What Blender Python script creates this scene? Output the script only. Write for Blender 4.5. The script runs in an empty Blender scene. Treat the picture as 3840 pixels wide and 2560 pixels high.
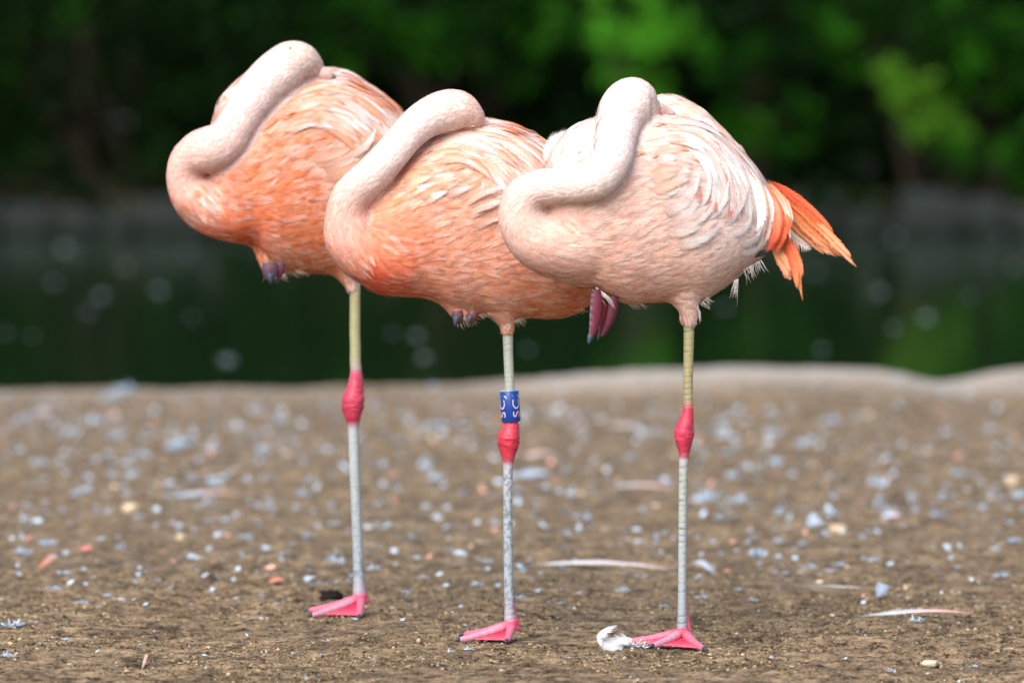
import bpy, math, random
import numpy as np
from mathutils import Vector
from mathutils.bvhtree import BVHTree

random.seed(7)
RNG = np.random.default_rng(7)
SC = bpy.context.scene
COL = SC.collection
R = math.radians

# ------------------------------------------------------------------ camera
HC = 0.64                       # camera height (m)
LENS, SENS = 200.0, 36.0
FPX = LENS / SENS * 3840.0      # focal length in photo pixels
HORIZ = 653.0                   # photo row of the horizon
PITCH = math.atan((1280.0 - HORIZ) / FPX)
cam_d = bpy.data.cameras.new('camera')
cam_d.lens = LENS; cam_d.sensor_width = SENS; cam_d.sensor_fit = 'HORIZONTAL'
cam_d.clip_start = 0.1; cam_d.clip_end = 2000
cam_d.dof.use_dof = True; cam_d.dof.focus_distance = 7.62; cam_d.dof.aperture_fstop = 4.7
cam = bpy.data.objects.new('camera', cam_d); COL.objects.link(cam)
cam.location = (0, 0, HC); cam.rotation_euler = (math.pi / 2 - PITCH, 0, 0)
SC.camera = cam

# ------------------------------------------------------------------ sky, sun, exposure
SUN_EL, SUN_AZ = R(44), R(-157)     # azimuth of the sun measured from +Y towards +X
world = bpy.data.worlds.new('World'); SC.world = world; world.use_nodes = True
wn = world.node_tree
bg = wn.nodes['Background']
sky = wn.nodes.new('ShaderNodeTexSky'); sky.sky_type = 'NISHITA'; sky.sun_disc = False
sky.sun_elevation = SUN_EL; sky.sun_rotation = SUN_AZ; sky.air_density = 1.0; sky.dust_density = 2.5
wn.links.new(sky.outputs[0], bg.inputs['Color']); bg.inputs['Strength'].default_value = 0.076
sun_d = bpy.data.lights.new('sun', 'SUN'); sun_d.energy = 1.5; sun_d.angle = R(46); sun_d.color = (1.0, 0.965, 0.93)
sun = bpy.data.objects.new('sun', sun_d); COL.objects.link(sun)
sdir = Vector((math.sin(SUN_AZ) * math.cos(SUN_EL), math.cos(SUN_AZ) * math.cos(SUN_EL), math.sin(SUN_EL)))
sun.rotation_euler = (-sdir).to_track_quat('-Z', 'Y').to_euler()
SC.view_settings.view_transform = 'Standard'; SC.view_settings.look = 'None'
SC.view_settings.exposure = 1.56; SC.view_settings.gamma = 1.0
SC.render.engine = 'CYCLES'
SC.cycles.use_denoising = True
SC.cycles.max_bounces = 6; SC.cycles.transparent_max_bounces = 48

# ------------------------------------------------------------------ helpers
CP, SP = math.cos(PITCH), math.sin(PITCH)

def P(sx, sy, y):
    """photo pixel (3840x2560) at world depth y -> world points (n,3)"""
    sx, sy, y = np.broadcast_arrays(np.asarray(sx, float), np.asarray(sy, float), np.asarray(y, float))
    a = (sx - 1920.0) / FPX; b = (1280.0 - sy) / FPX
    dy = CP + b * SP; dz = -SP + b * CP
    t = y / dy
    return np.stack([a * t, y, HC + dz * t], -1)

def ground_depth(sy, z=0.0):
    b = (1280.0 - sy) / FPX
    dy = CP + b * SP; dz = -SP + b * CP
    return (z - HC) / dz * dy

def smooth(e0, e1, x):
    t = np.clip((x - e0) / (e1 - e0), 0, 1); return t * t * (3 - 2 * t)

def vnoise(x, y, seed=0):
    xi = np.floor(x).astype(np.int64); yi = np.floor(y).astype(np.int64)
    fx = x - xi; fy = y - yi
    fx = fx * fx * (3 - 2 * fx); fy = fy * fy * (3 - 2 * fy)
    def h(a, b):
        n = (a * 374761393 + b * 668265263 + seed * 1442695041) & 0xffffffff
        n = ((n ^ (n >> 13)) * 1274126177) & 0xffffffff
        return ((n ^ (n >> 16)) & 0xffff) / 65535.0
    return (h(xi, yi) * (1 - fx) + h(xi + 1, yi) * fx) * (1 - fy) + (h(xi, yi + 1) * (1 - fx) + h(xi + 1, yi + 1) * fx) * fy

def catmull(pts, n):
    """uniform Catmull-Rom through rows of pts, n samples"""
    p = np.asarray(pts, float)
    p = np.vstack([2 * p[0] - p[1], p, 2 * p[-1] - p[-2]])
    m = len(p) - 3
    s = np.linspace(0, m, n); i = np.minimum(s.astype(int), m - 1); t = (s - i)[:, None]
    a, b, c, d = p[i], p[i + 1], p[i + 2], p[i + 3]
    return 0.5 * (2 * b + (c - a) * t + (2 * a - 5 * b + 4 * c - d) * t ** 2 + (3 * b - a - 3 * c + d) * t ** 3)

def norm(v):
    return v / np.maximum(np.linalg.norm(v, axis=-1, keepdims=True), 1e-9)

def make_mesh(name, verts, faces, col=None, uv=None, normals=None, smooth_shade=True, mats=(), mat_idx=None):
    """faces: list of lists, or (n,k) array, or list of (n,k) arrays"""
    me = bpy.data.meshes.new(name)
    verts = np.asarray(verts, np.float32)
    if isinstance(faces, np.ndarray): faces = [faces]
    if len(faces) and isinstance(faces[0], np.ndarray):
        loops = np.concatenate([f.ravel() for f in faces]).astype(np.int32)
        tot = np.concatenate([np.full(len(f), f.shape[1]) for f in faces]).astype(np.int32)
    else:
        loops = np.array([i for f in faces for i in f], np.int32)
        tot = np.array([len(f) for f in faces], np.int32)
    start = np.concatenate([[0], np.cumsum(tot)[:-1]]).astype(np.int32)
    me.vertices.add(len(verts)); me.vertices.foreach_set('co', verts.ravel())
    me.loops.add(len(loops)); me.loops.foreach_set('vertex_index', loops)
    me.polygons.add(len(tot)); me.polygons.foreach_set('loop_start', start); me.polygons.foreach_set('loop_total', tot)
    for m in mats: me.materials.append(m)
    if mat_idx is not None: me.polygons.foreach_set('material_index', np.asarray(mat_idx, np.int32))
    me.update(calc_edges=True)
    me.polygons.foreach_set('use_smooth', np.full(len(tot), smooth_shade))
    if col is not None:
        a = me.attributes.new('Col', 'FLOAT_COLOR', 'POINT')
        c = np.ones((len(verts), 4), np.float32); col = np.asarray(col); c[:, :col.shape[1]] = col
        a.data.foreach_set('color', c.ravel())
    if uv is not None:
        l = me.uv_layers.new(name='UVMap')
        l.data.foreach_set('uv', np.asarray(uv, np.float32)[loops].ravel())
    if normals is not None:
        me.normals_split_custom_set_from_vertices(np.asarray(normals, np.float32))
    return me

def link(name, me, parent=None, label=None, cat=None, group=None, kind=None, mat=None):
    o = bpy.data.objects.new(name, me); COL.objects.link(o)
    if mat is not None and me is not None and not me.materials: me.materials.append(mat)
    if parent is not None: o.parent = parent
    if label: o['label'] = label
    if cat: o['category'] = cat
    if group: o['group'] = group
    if kind: o['kind'] = kind
    return o

def empty(name, loc, **kw):
    o = link(name, None, **kw); o.location = loc; return o

def tube(pts, rad, seg=12, ry=None, caps=True):
    """tube along pts (n,3) with radii; returns verts, faces(list of arrays), ring param"""
    p = np.asarray(pts, float); n = len(p); rad = np.asarray(rad, float)
    t = norm(np.gradient(p, axis=0))
    up = np.array([0, 1.0, 0]); 
    s = np.cross(t, up); s = np.where(np.linalg.norm(s, axis=1, keepdims=True) < 1e-3, np.array([[1.0, 0, 0]]), s); s = norm(s)
    q = np.cross(s, t)
    a = np.linspace(0, 2 * np.pi, seg, endpoint=False)
    r2 = rad if ry is None else np.asarray(ry, float)
    v = p[:, None] + rad[:, None, None] * np.cos(a)[None, :, None] * s[:, None] + r2[:, None, None] * np.sin(a)[None, :, None] * q[:, None]
    v = v.reshape(-1, 3)
    i = np.arange(n - 1)[:, None] * seg; j = np.arange(seg)[None]; k = (j + 1) % seg
    f = np.stack([i + j, i + k, i + seg + k, i + seg + j], -1).reshape(-1, 4)
    faces = [f]
    if caps:
        v = np.vstack([v, p[0], p[-1]]); c0, c1 = n * seg, n * seg + 1
        jj = np.arange(seg); kk = (jj + 1) % seg; e = (n - 1) * seg
        faces.append(np.concatenate([np.stack([kk, jj, np.full(seg, c0)], -1), np.stack([e + jj, e + kk, np.full(seg, c1)], -1)]))
    return v, faces

class Acc:
    """collects geometry with per-vertex colour into one mesh"""
    def __init__(self): self.v = []; self.f = {3: [], 4: []}; self.c = []; self.n = 0; self.mi = {3: [], 4: []}
    def add(self, v, faces, col, mi=0):
        v = np.asarray(v, float)
        if isinstance(faces, np.ndarray): faces = [faces]
        for f in faces:
            k = f.shape[1]; self.f[k].append(f + self.n); self.mi[k].append(np.full(len(f), mi))
        self.v.append(v); self.c.append(np.broadcast_to(np.asarray(col, float), (len(v), 3))); self.n += len(v)
    def mesh(self, name, **kw):
        fs = []; mi = []
        for k in (4, 3):
            if self.f[k]: fs.append(np.concatenate(self.f[k])); mi.append(np.concatenate(self.mi[k]))
        return make_mesh(name, np.vstack(self.v), fs, col=np.vstack(self.c), mat_idx=np.concatenate(mi), **kw)

# ------------------------------------------------------------------ materials
def new_mat(name):
    m = bpy.data.materials.new(name); m.use_nodes = True
    nt = m.node_tree; b = nt.nodes['Principled BSDF']; return m, nt, b

def N(nt, t, **kw):
    n = nt.nodes.new(t)
    for k, v in kw.items():
        if k in n.inputs: n.inputs[k].default_value = v
        else: setattr(n, k, v)
    return n

def soften(nt, attr):
    """fine barbs let light past: fade by the alpha of the colour attribute"""
    out = nt.nodes['Material Output']; src = out.inputs['Surface'].links[0].from_socket
    tp = N(nt, 'ShaderNodeBsdfTransparent'); mx = N(nt, 'ShaderNodeMixShader')
    nt.links.new(attr.outputs['Alpha'], mx.inputs[0]); nt.links.new(tp.outputs[0], mx.inputs[1]); nt.links.new(src, mx.inputs[2]); nt.links.new(mx.outputs[0], out.inputs['Surface'])

def attr_mat(name, rough=0.7, transl=0.0, fade=False, noise=0.0, nscale=300, bump=0.0, bscale=400, spec=0.3, sheen=0.0):
    m, nt, b = new_mat(name)
    a = N(nt, 'ShaderNodeAttribute', attribute_name='Col')
    src = a.outputs['Color']
    if noise > 0:
        g = N(nt, 'ShaderNodeNewGeometry')
        t = N(nt, 'ShaderNodeTexNoise', Scale=nscale, Detail=3.0); nt.links.new(g.outputs['Position'], t.inputs['Vector'])
        mr = N(nt, 'ShaderNodeMapRange'); mr.inputs[1].default_value = 0.3; mr.inputs[2].default_value = 0.7
        mr.inputs[3].default_value = 1 - noise; mr.inputs[4].default_value = 1 + noise
        nt.links.new(t.outputs[0], mr.inputs[0])
        mx = N(nt, 'ShaderNodeVectorMath', operation='SCALE'); nt.links.new(src, mx.inputs[0]); nt.links.new(mr.outputs[0], mx.inputs['Scale'])
        src = mx.outputs[0]
    nt.links.new(src, b.inputs['Base Color'])
    b.inputs['Roughness'].default_value = rough; b.inputs['Specular IOR Level'].default_value = spec
    b.inputs['Sheen Weight'].default_value = sheen
    if bump > 0:
        g = N(nt, 'ShaderNodeNewGeometry')
        t = N(nt, 'ShaderNodeTexNoise', Scale=bscale, Detail=4.0); nt.links.new(g.outputs['Position'], t.inputs['Vector'])
        bp = N(nt, 'ShaderNodeBump', Strength=bump, Distance=0.001); nt.links.new(t.outputs[0], bp.inputs['Height']); nt.links.new(bp.outputs[0], b.inputs['Normal'])
    if transl > 0:
        tr = N(nt, 'ShaderNodeBsdfTranslucent'); nt.links.new(src, tr.inputs['Color'])
        mix = N(nt, 'ShaderNodeMixShader', Fac=transl)
        out = nt.nodes['Material Output']
        nt.links.new(b.outputs[0], mix.inputs[1]); nt.links.new(tr.outputs[0], mix.inputs[2]); nt.links.new(mix.outputs[0], out.inputs['Surface'])
    if fade: soften(nt, a)
    return m

M_DOWN = attr_mat('soft plumage', fade=True, rough=0.85, transl=0.04, spec=0.12)
M_BODY = attr_mat('plumage base', rough=0.9, noise=0.10, nscale=220, spec=0.1)
M_LEG = attr_mat('scaly leg skin', rough=0.42, noise=0.10, nscale=500, bump=0.7, bscale=520, spec=0.4)
M_HORN = attr_mat('claw horn', rough=0.35, noise=0.15, nscale=400)
M_BITS = attr_mat('litter', rough=0.85, noise=0.15, nscale=250, spec=0.15, transl=0.1)
M_GRIT = attr_mat('soil crumbs', rough=0.95, noise=0.25, nscale=300, spec=0.1)

def feather_mat():
    m, nt, b = new_mat('feather vane')
    a = N(nt, 'ShaderNodeAttribute', attribute_name='Col')
    uv = N(nt, 'ShaderNodeUVMap', uv_map='UVMap')
    sep = N(nt, 'ShaderNodeSeparateXYZ'); nt.links.new(uv.outputs[0], sep.inputs[0])
    # barbs: lines slanting away from the shaft
    ab = N(nt, 'ShaderNodeMath', operation='ABSOLUTE'); nt.links.new(sep.outputs['X'], ab.inputs[0])
    k = N(nt, 'ShaderNodeMath', operation='MULTIPLY'); k.inputs[1].default_value = -0.22; nt.links.new(ab.outputs[0], k.inputs[0])
    ad = N(nt, 'ShaderNodeMath', operation='ADD'); nt.links.new(sep.outputs['Y'], ad.inputs[0]); nt.links.new(k.outputs[0], ad.inputs[1])
    cmb = N(nt, 'ShaderNodeCombineXYZ'); nt.links.new(ad.outputs[0], cmb.inputs['Y']); nt.links.new(sep.outputs['Z'], cmb.inputs['Z'])
    k2 = N(nt, 'ShaderNodeMath', operation='MULTIPLY'); k2.inputs[1].default_value = 0.05; nt.links.new(sep.outputs['X'], k2.inputs[0]); nt.links.new(k2.outputs[0], cmb.inputs['X'])
    t = N(nt, 'ShaderNodeTexNoise', Scale=46.0, Detail=3.0, Roughness=0.65); nt.links.new(cmb.outputs[0], t.inputs['Vector'])
    mr = N(nt, 'ShaderNodeMapRange'); mr.inputs[1].default_value = 0.3; mr.inputs[2].default_value = 0.7; mr.inputs[3].default_value = 0.84; mr.inputs[4].default_value = 1.06
    nt.links.new(t.outputs[0], mr.inputs[0])
    mx = N(nt, 'ShaderNodeVectorMath', operation='SCALE'); nt.links.new(a.outputs['Color'], mx.inputs[0]); nt.links.new(mr.outputs[0], mx.inputs['Scale'])
    nt.links.new(mx.outputs[0], b.inputs['Base Color'])
    b.inputs['Roughness'].default_value = 0.6; b.inputs['Specular IOR Level'].default_value = 0.25
    bp = N(nt, 'ShaderNodeBump', Strength=0.5, Distance=0.0006); nt.links.new(t.outputs[0], bp.inputs['Height']); nt.links.new(bp.outputs[0], b.inputs['Normal'])
    tr = N(nt, 'ShaderNodeBsdfTranslucent'); nt.links.new(mx.outputs[0], tr.inputs['Color'])
    mix = N(nt, 'ShaderNodeMixShader', Fac=0.08)
    nt.links.new(b.outputs[0], mix.inputs[1]); nt.links.new(tr.outputs[0], mix.inputs[2]); nt.links.new(mix.outputs[0], nt.nodes['Material Output'].inputs['Surface'])
    soften(nt, a)
    return m
M_FEATHER = feather_mat()

def plain_mat(name, col, rough=0.5, spec=0.5):
    m, nt, b = new_mat(name)
    g = N(nt, 'ShaderNodeNewGeometry'); t = N(nt, 'ShaderNodeTexNoise', Scale=120.0, Detail=3.0); nt.links.new(g.outputs['Position'], t.inputs['Vector'])
    r = N(nt, 'ShaderNodeMapRange'); r.inputs[3].default_value = 0.88; r.inputs[4].default_value = 1.1; nt.links.new(t.outputs[0], r.inputs[0])
    s = N(nt, 'ShaderNodeVectorMath', operation='SCALE'); s.inputs[0].default_value = col; nt.links.new(r.outputs[0], s.inputs['Scale'])
    nt.links.new(s.outputs[0], b.inputs['Base Color']); b.inputs['Roughness'].default_value = rough; b.inputs['Specular IOR Level'].default_value = spec
    return m

# ------------------------------------------------------------------ ground
BANK_Y = 17.0
FEET = [(-0.245, 8.24), (0.0, 7.80), (0.235, 7.69)]

def bank_edge(x):
    return BANK_Y + 0.25 * np.sin(x * 0.9 + 0.6) - 0.25 * smooth(-0.4, 0.6, x)

def lip(x):
    # raised pale rim along the right part of the shore, with a notch in it
    h = 0.074 * smooth(-0.75, 0.65, x) + 0.004 * np.sin(x * 3.1)
    return h - 0.04 * np.exp(-((x - 1.24) / 0.13) ** 2) + 0.010 * np.exp(-((x - 1.6) / 0.15) ** 2)

def ground_z(x, y, fine=True):
    x = np.asarray(x, float); y = np.asarray(y, float)
    e = bank_edge(x)
    z = 0.018 * (vnoise(x * 1.3, y * 0.9, 3) - 0.5) * smooth(8.2, 11, y)
    z = z + 0.010 * (vnoise(x * 6, y * 4, 4) - 0.5)
    if fine:
        a = 0.35 + 0.9 * vnoise(x * 5 + 9, y * 3, 8)
        z = z + a * (0.0070 * (vnoise(x * 30, y * 26, 5) - 0.5) + 0.0062 * (vnoise(x * 85, y * 75, 6) - 0.5) + 0.0040 * (vnoise(x * 190, y * 160, 7) - 0.5))
    for fx, fy in FEET:
        w = np.exp(-(((x - fx) / 0.07) ** 2 + ((y - fy) / 0.09) ** 2))
        z = z * (1 - 0.8 * w)
    d = e - y
    z = z + lip(x) * np.exp(-((d - 0.45) / 0.42) ** 2)
    z = z - 0.55 * smooth(0.05, -1.6, d)
    return z

def ground_mat():
    m, nt, b = new_mat('crumbly sand')
    g = N(nt, 'ShaderNodeNewGeometry')
    def noise(s, d=4, r=0.6):
        t = N(nt, 'ShaderNodeTexNoise', Scale=s, Detail=d, Roughness=r); nt.links.new(g.outputs['Position'], t.inputs['Vector']); return t
    n1, n2, n3, n4 = noise(2.2), noise(28, 5, 0.7), noise(170, 5, 0.75), noise(7, 3)
    r1 = N(nt, 'ShaderNodeValToRGB'); e = r1.color_ramp.elements
    e[0].position = 0.42; e[0].color = (0.046, 0.032, 0.017, 1); e[1].position = 0.585; e[1].color = (0.40, 0.285, 0.168, 1)
    x = e.new(0.48); x.color = (0.195, 0.137, 0.081, 1)
    ad = N(nt, 'ShaderNodeMath', operation='MULTIPLY_ADD'); ad.inputs[1].default_value = 0.50
    nt.links.new(n3.outputs[0], ad.inputs[0])
    m2 = N(nt, 'ShaderNodeMath', operation='MULTIPLY_ADD'); m2.inputs[1].default_value = 0.50; m2.inputs[2].default_value = 0.0
    nt.links.new(n2.outputs[0], m2.inputs[0]); nt.links.new(m2.outputs[0], ad.inputs[2]); nt.links.new(ad.outputs[0], r1.inputs[0])
    # broad patches of damper, browner soil
    r2 = N(nt, 'ShaderNodeMapRange'); r2.inputs[1].default_value = 0.35; r2.inputs[2].default_value = 0.65; r2.inputs[3].default_value = 0.66; r2.inputs[4].default_value = 1.18
    nt.links.new(n4.outputs[0], r2.inputs[0])
    s = N(nt, 'ShaderNodeVectorMath', operation='SCALE'); nt.links.new(r1.outputs[0], s.inputs[0]); nt.links.new(r2.outputs[0], s.inputs['Scale'])
    # the pale dry rim
    a = N(nt, 'ShaderNodeAttribute', attribute_name='Col')
    mx = N(nt, 'ShaderNodeMix', data_type='RGBA'); nt.links.new(a.outputs['Fac'], mx.inputs['Factor'])
    nt.links.new(s.outputs[0], mx.inputs[6]); mx.inputs[7].default_value = (0.40, 0.35, 0.30, 1)
    nt.links.new(mx.outputs[2], b.inputs['Base Color'])
    b.inputs['Roughness'].default_value = 0.95; b.inputs['Specular IOR Level'].default_value = 0.15
    bp = N(nt, 'ShaderNodeBump', Strength=1.0, Distance=0.005); nt.links.new(n3.outputs[0], bp.inputs['Height']); nt.links.new(bp.outputs[0], b.inputs['Normal'])
    return m

def build_ground():
    ys = np.concatenate([np.linspace(1.0, 6.6, 12, endpoint=False), np.arange(6.6, 8.8, 0.0055), np.geomspace(8.8, 17.2, 300), np.linspace(17.25, 19.5, 24)])
    s = np.concatenate([-np.geomspace(150, 1.05, 34), np.linspace(-1, 1, 380), np.geomspace(1.05, 150, 34)])
    yy = np.repeat(ys[:, None], len(s), 1)
    xx = s[None] * np.maximum(0.115 * ys, 0.75)[:, None]
    zz = ground_z(xx, yy)
    v = np.stack([xx, yy, zz], -1).reshape(-1, 3)
    n, m = len(ys), len(s)
    i = np.arange(n - 1)[:, None] * m + np.arange(m - 1)[None]
    f = np.stack([i, i + 1, i + m + 1, i + m], -1).reshape(-1, 4)
    e = bank_edge(xx)
    pale = smooth(-0.6, 0.3, xx) * np.exp(-((e - yy - 0.35) / 0.50) ** 4) * np.clip(0.55 + 0.9 * vnoise(xx * 5, yy * 5, 21), 0, 1)
    pale = pale + 0.35 * smooth(-0.4, -0.6, xx) * np.exp(-((e - yy - 0.2) / 0.5) ** 2)
    me = make_mesh('ground', v, f, col=np.clip(pale, 0, 1).reshape(-1, 1).repeat(3, 1))
    link('ground', me, kind='structure', mat=ground_mat())
build_ground()

# ------------------------------------------------------------------ water and far shore
WATER_Z = -0.15
FAR_Y = float(ground_depth(885.0, WATER_Z))

def water_mat():
    m, nt, b = new_mat('dark pond water')
    b.inputs['Base Color'].default_value = (0.010, 0.030, 0.008, 1); b.inputs['Roughness'].default_value = 0.06; b.inputs['IOR'].default_value = 1.33
    g = N(nt, 'ShaderNodeNewGeometry')
    mp = N(nt, 'ShaderNodeMapping'); mp.inputs['Scale'].default_value = (1.0, 0.6, 1); nt.links.new(g.outputs['Position'], mp.inputs[0])
    t = N(nt, 'ShaderNodeTexNoise', Scale=2.6, Detail=3.0); nt.links.new(mp.outputs[0], t.inputs['Vector'])
    bp = N(nt, 'ShaderNodeBump', Strength=0.05, Distance=0.05); nt.links.new(t.outputs[0], bp.inputs['Height']); nt.links.new(bp.outputs[0], b.inputs['Normal'])
    return m
v = np.array([[-200, 17.0, WATER_Z], [200, 17.0, WATER_Z], [200, FAR_Y + 2, WATER_Z], [-200, FAR_Y + 2, WATER_Z]])
link('water', make_mesh('water', v, np.array([[0, 1, 2, 3]])), kind='structure', mat=water_mat())
v = np.array([[-400, -60, -0.62], [400, -60, -0.62], [400, 900, -0.62], [-400, 900, -0.62]])
link('terrain', make_mesh('terrain', v, np.array([[0, 1, 2, 3]])), kind='structure', mat=plain_mat('pond mud', (0.05, 0.04, 0.025), 0.95, 0.1))

def build_far_bank():
    ys = np.concatenate([np.linspace(FAR_Y + 0.0, FAR_Y + 8, 40), np.geomspace(FAR_Y + 9, 500, 20)])
    xs = np.concatenate([-np.geomspace(300, 16, 14), np.linspace(-15, 15, 90), np.geomspace(16, 300, 14)])
    xx, yy = np.meshgrid(xs, ys)
    d = yy - FAR_Y
    z = -0.25 + 0.55 * smooth(0.05, 1.2, d) + 0.02 * np.minimum(d, 60) + 0.25 * (vnoise(xx * 0.7, yy * 0.7, 31) - 0.5) * smooth(0.2, 2, d)
    v = np.stack([xx, yy, z], -1).reshape(-1, 3); m = len(xs)
    i = np.arange(len(ys) - 1)[:, None] * m + np.arange(m - 1)[None]
    f = np.stack([i, i + 1, i + m + 1, i + m], -1).reshape(-1, 4)
    link('far_bank', make_mesh('far_bank', v, f), kind='structure', mat=plain_mat('leaf litter soil', (0.045, 0.04, 0.022), 0.95, 0.1))
build_far_bank()

def rough_block(sx, sy, sz, seed, n=5, amp=0.12):
    """rounded irregular stone from a subdivided cube"""
    rg = np.random.default_rng(seed)
    t = np.linspace(-1, 1, n); vs = []; fs = []; idx = {}
    def vid(p):
        k = tuple(np.round(p, 4))
        if k not in idx: idx[k] = len(vs); vs.append(p)
        return idx[k]
    for ax in range(3):
        for sg in (-1, 1):
            for i in range(n - 1):
                for j in range(n - 1):
                    q = []
                    for a, c in ((t[i], t[j]), (t[i + 1], t[j]), (t[i + 1], t[j + 1]), (t[i], t[j + 1])):
                        p = np.zeros(3); p[ax] = sg; p[(ax + 1) % 3] = a; p[(ax + 2) % 3] = c; q.append(vid(p))
                    fs.append(q if sg > 0 else q[::-1])
    v = np.array(vs)
    l = np.linalg.norm(v, axis=1, keepdims=True)
    v = v / (l ** 0.62) * (1 + amp * (rg.random((len(v), 1)) - 0.5)) + amp * 0.5 * (rg.random(v.shape) - 0.5)
    return v * np.array([sx, sy, sz]) * 0.5, np.array(fs)

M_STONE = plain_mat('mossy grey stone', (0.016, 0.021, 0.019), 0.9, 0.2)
def build_stone_edge():
    root = empty('stone_edging', (0, FAR_Y + 0.15, WATER_Z), label='low weathered grey stone edging along the far side of the pond', cat='wall')
    meshes = []
    for k in range(5):
        vv, ff = rough_block(1, 1, 1, 40 + k, 5, 0.16); meshes.append(make_mesh('edging_stone', vv, ff, mats=(M_STONE,)))
    x = -24.0; k = 0
    while x < 24:
        w = random.uniform(0.5, 1.05); h = random.uniform(0.34, 0.62)
        o = link('stone', meshes[k % 5], parent=root); o.scale = (w * 1.12, random.uniform(0.45, 0.6), h * 1.15)
        o.location = (x + w / 2, random.uniform(-0.05, 0.06), h * 0.42); o.rotation_euler = (0, 0, random.uniform(-0.1, 0.1) + (math.pi if k % 2 else 0))
        x += w; k += 1
build_stone_edge()

# ------------------------------------------------------------------ foliage
def leaf_mat(name, c1, c2):
    m, nt, b = new_mat(name)
    oi = N(nt, 'ShaderNodeAttribute', attribute_name='Col')
    mx = N(nt, 'ShaderNodeMix', data_type='RGBA'); nt.links.new(oi.outputs['Fac'], mx.inputs['Factor'])
    mx.inputs[6].default_value = (*c1, 1); mx.inputs[7].default_value = (*c2, 1)
    nt.links.new(mx.outputs[2], b.inputs['Base Color']); b.inputs['Roughness'].default_value = 0.6; b.inputs['Specular IOR Level'].default_value = 0.04
    tr = N(nt, 'ShaderNodeBsdfTranslucent'); nt.links.new(mx.outputs[2], tr.inputs['Color'])
    mix = N(nt, 'ShaderNodeMixShader', Fac=0.22)
    nt.links.new(b.outputs[0], mix.inputs[1]); nt.links.new(tr.outputs[0], mix.inputs[2]); nt.links.new(mix.outputs[0], nt.nodes['Material Output'].inputs['Surface'])
    return m
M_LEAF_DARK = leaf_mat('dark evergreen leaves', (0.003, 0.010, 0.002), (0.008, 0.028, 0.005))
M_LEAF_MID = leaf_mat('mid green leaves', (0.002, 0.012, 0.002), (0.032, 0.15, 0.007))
M_LEAF_LIT = leaf_mat('leaves coloured as lit', (0.04, 0.18, 0.010), (0.10, 0.36, 0.02))  # brightness of well-lit foliage put into the leaf colour
M_LEAF_LIME = leaf_mat('yellow green leaves', (0.05, 0.15, 0.010), (0.12, 0.28, 0.02))  # yellow green leaves, their lit brightness painted into the colour
M_BARK = plain_mat('dark bark', (0.022, 0.017, 0.012), 0.95, 0.1)

def leaves(clumps, per, size, seed, droop=0.5):
    """clumps: (n,4) x,y,z,r -> leaf blades, 2 triangles each"""
    rg = np.random.default_rng(seed)
    c = np.repeat(np.asarray(clumps, float), per, 0); n = len(c)
    d = norm(rg.normal(size=(n, 3))) * (rg.random((n, 1)) ** 0.45)
    p = c[:, :3] + d * c[:, 3:] * np.array([1, 1, 0.85])
    ax = norm(rg.normal(size=(n, 3)) + d * 0.8 + np.array([0, 0, -droop]))
    sd = norm(np.cross(ax, rg.normal(size=(n, 3))))
    L = size * (0.6 + 0.8 * rg.random((n, 1))); W = L * 0.2
    v = np.stack([p, p + ax * L * 0.45 + sd * W, p + ax * L, p + ax * L * 0.45 - sd * W], 1).reshape(-1, 3)
    f = np.arange(n * 4).reshape(-1, 4)
    tone = np.repeat(rg.random((len(clumps), 1)) ** 2.2, per, 0) * 0.8 + 0.2 * rg.random((n, 1)); col = np.repeat(np.clip(tone, 0, 1), 4, 0).repeat(3, 1)
    return v, f, col

def plant(name, label, cat, x, y, h, clumps, per, size, mat, seed, group=None, stems=3, droop=0.5):
    z0 = 0.15
    root = empty(name, (x, y, z0), label=label, cat=cat, group=group)
    cl = np.asarray(clumps, float).copy(); cl[:, 0] -= x; cl[:, 1] -= y; cl[:, 2] -= z0
    v, f, col = leaves(cl, per, size, seed, droop)
    link('crown', make_mesh('crown', v, f, col=col, smooth_shade=False), parent=root, mat=mat)
    rg = np.random.default_rng(seed + 1); A = Acc()
    b0 = np.array([0.0, 0.0, -0.3]); curves = []
    for k in range(stems):
        t = cl[rg.integers(len(cl))][:3]
        q = catmull([b0, b0 * 0.5 + t * 0.3 + np.array([0, 0, 0.1]), b0 * 0.1 + t * 0.75, t], 14); curves.append(q)
        r0 = 0.03 + 0.016 * h
        tv, tf = tube(q, np.linspace(r0, r0 * 0.25, 14), 7); A.add(tv, tf, (1, 1, 1))
    for k in range(min(14, len(cl))):
        t = cl[rg.integers(len(cl))][:3]; b = curves[k % stems][rg.integers(4, 11)]
        tv, tf = tube(catmull([b, (b + t) / 2 + rg.normal(size=3) * 0.08, t], 6), np.linspace(0.022, 0.006, 6), 5); A.add(tv, tf, (1, 1, 1))
    link('trunk', A.mesh('trunk'), parent=root, mat=M_BARK)
    return root

def blob_clumps(x, y, z, rx, ry, rz, n, r, seed):
    rg = np.random.default_rng(seed)
    d = norm(rg.normal(size=(n, 3))) * (rg.random((n, 1)) ** 0.4)
    return np.hstack([np.array([x, y, z]) + d * np.array([rx, ry, rz]), r * (0.6 + 0.8 * rg.random((n, 1)))])

def far(sx, sy, y):
    return P(sx, sy, y)

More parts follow.
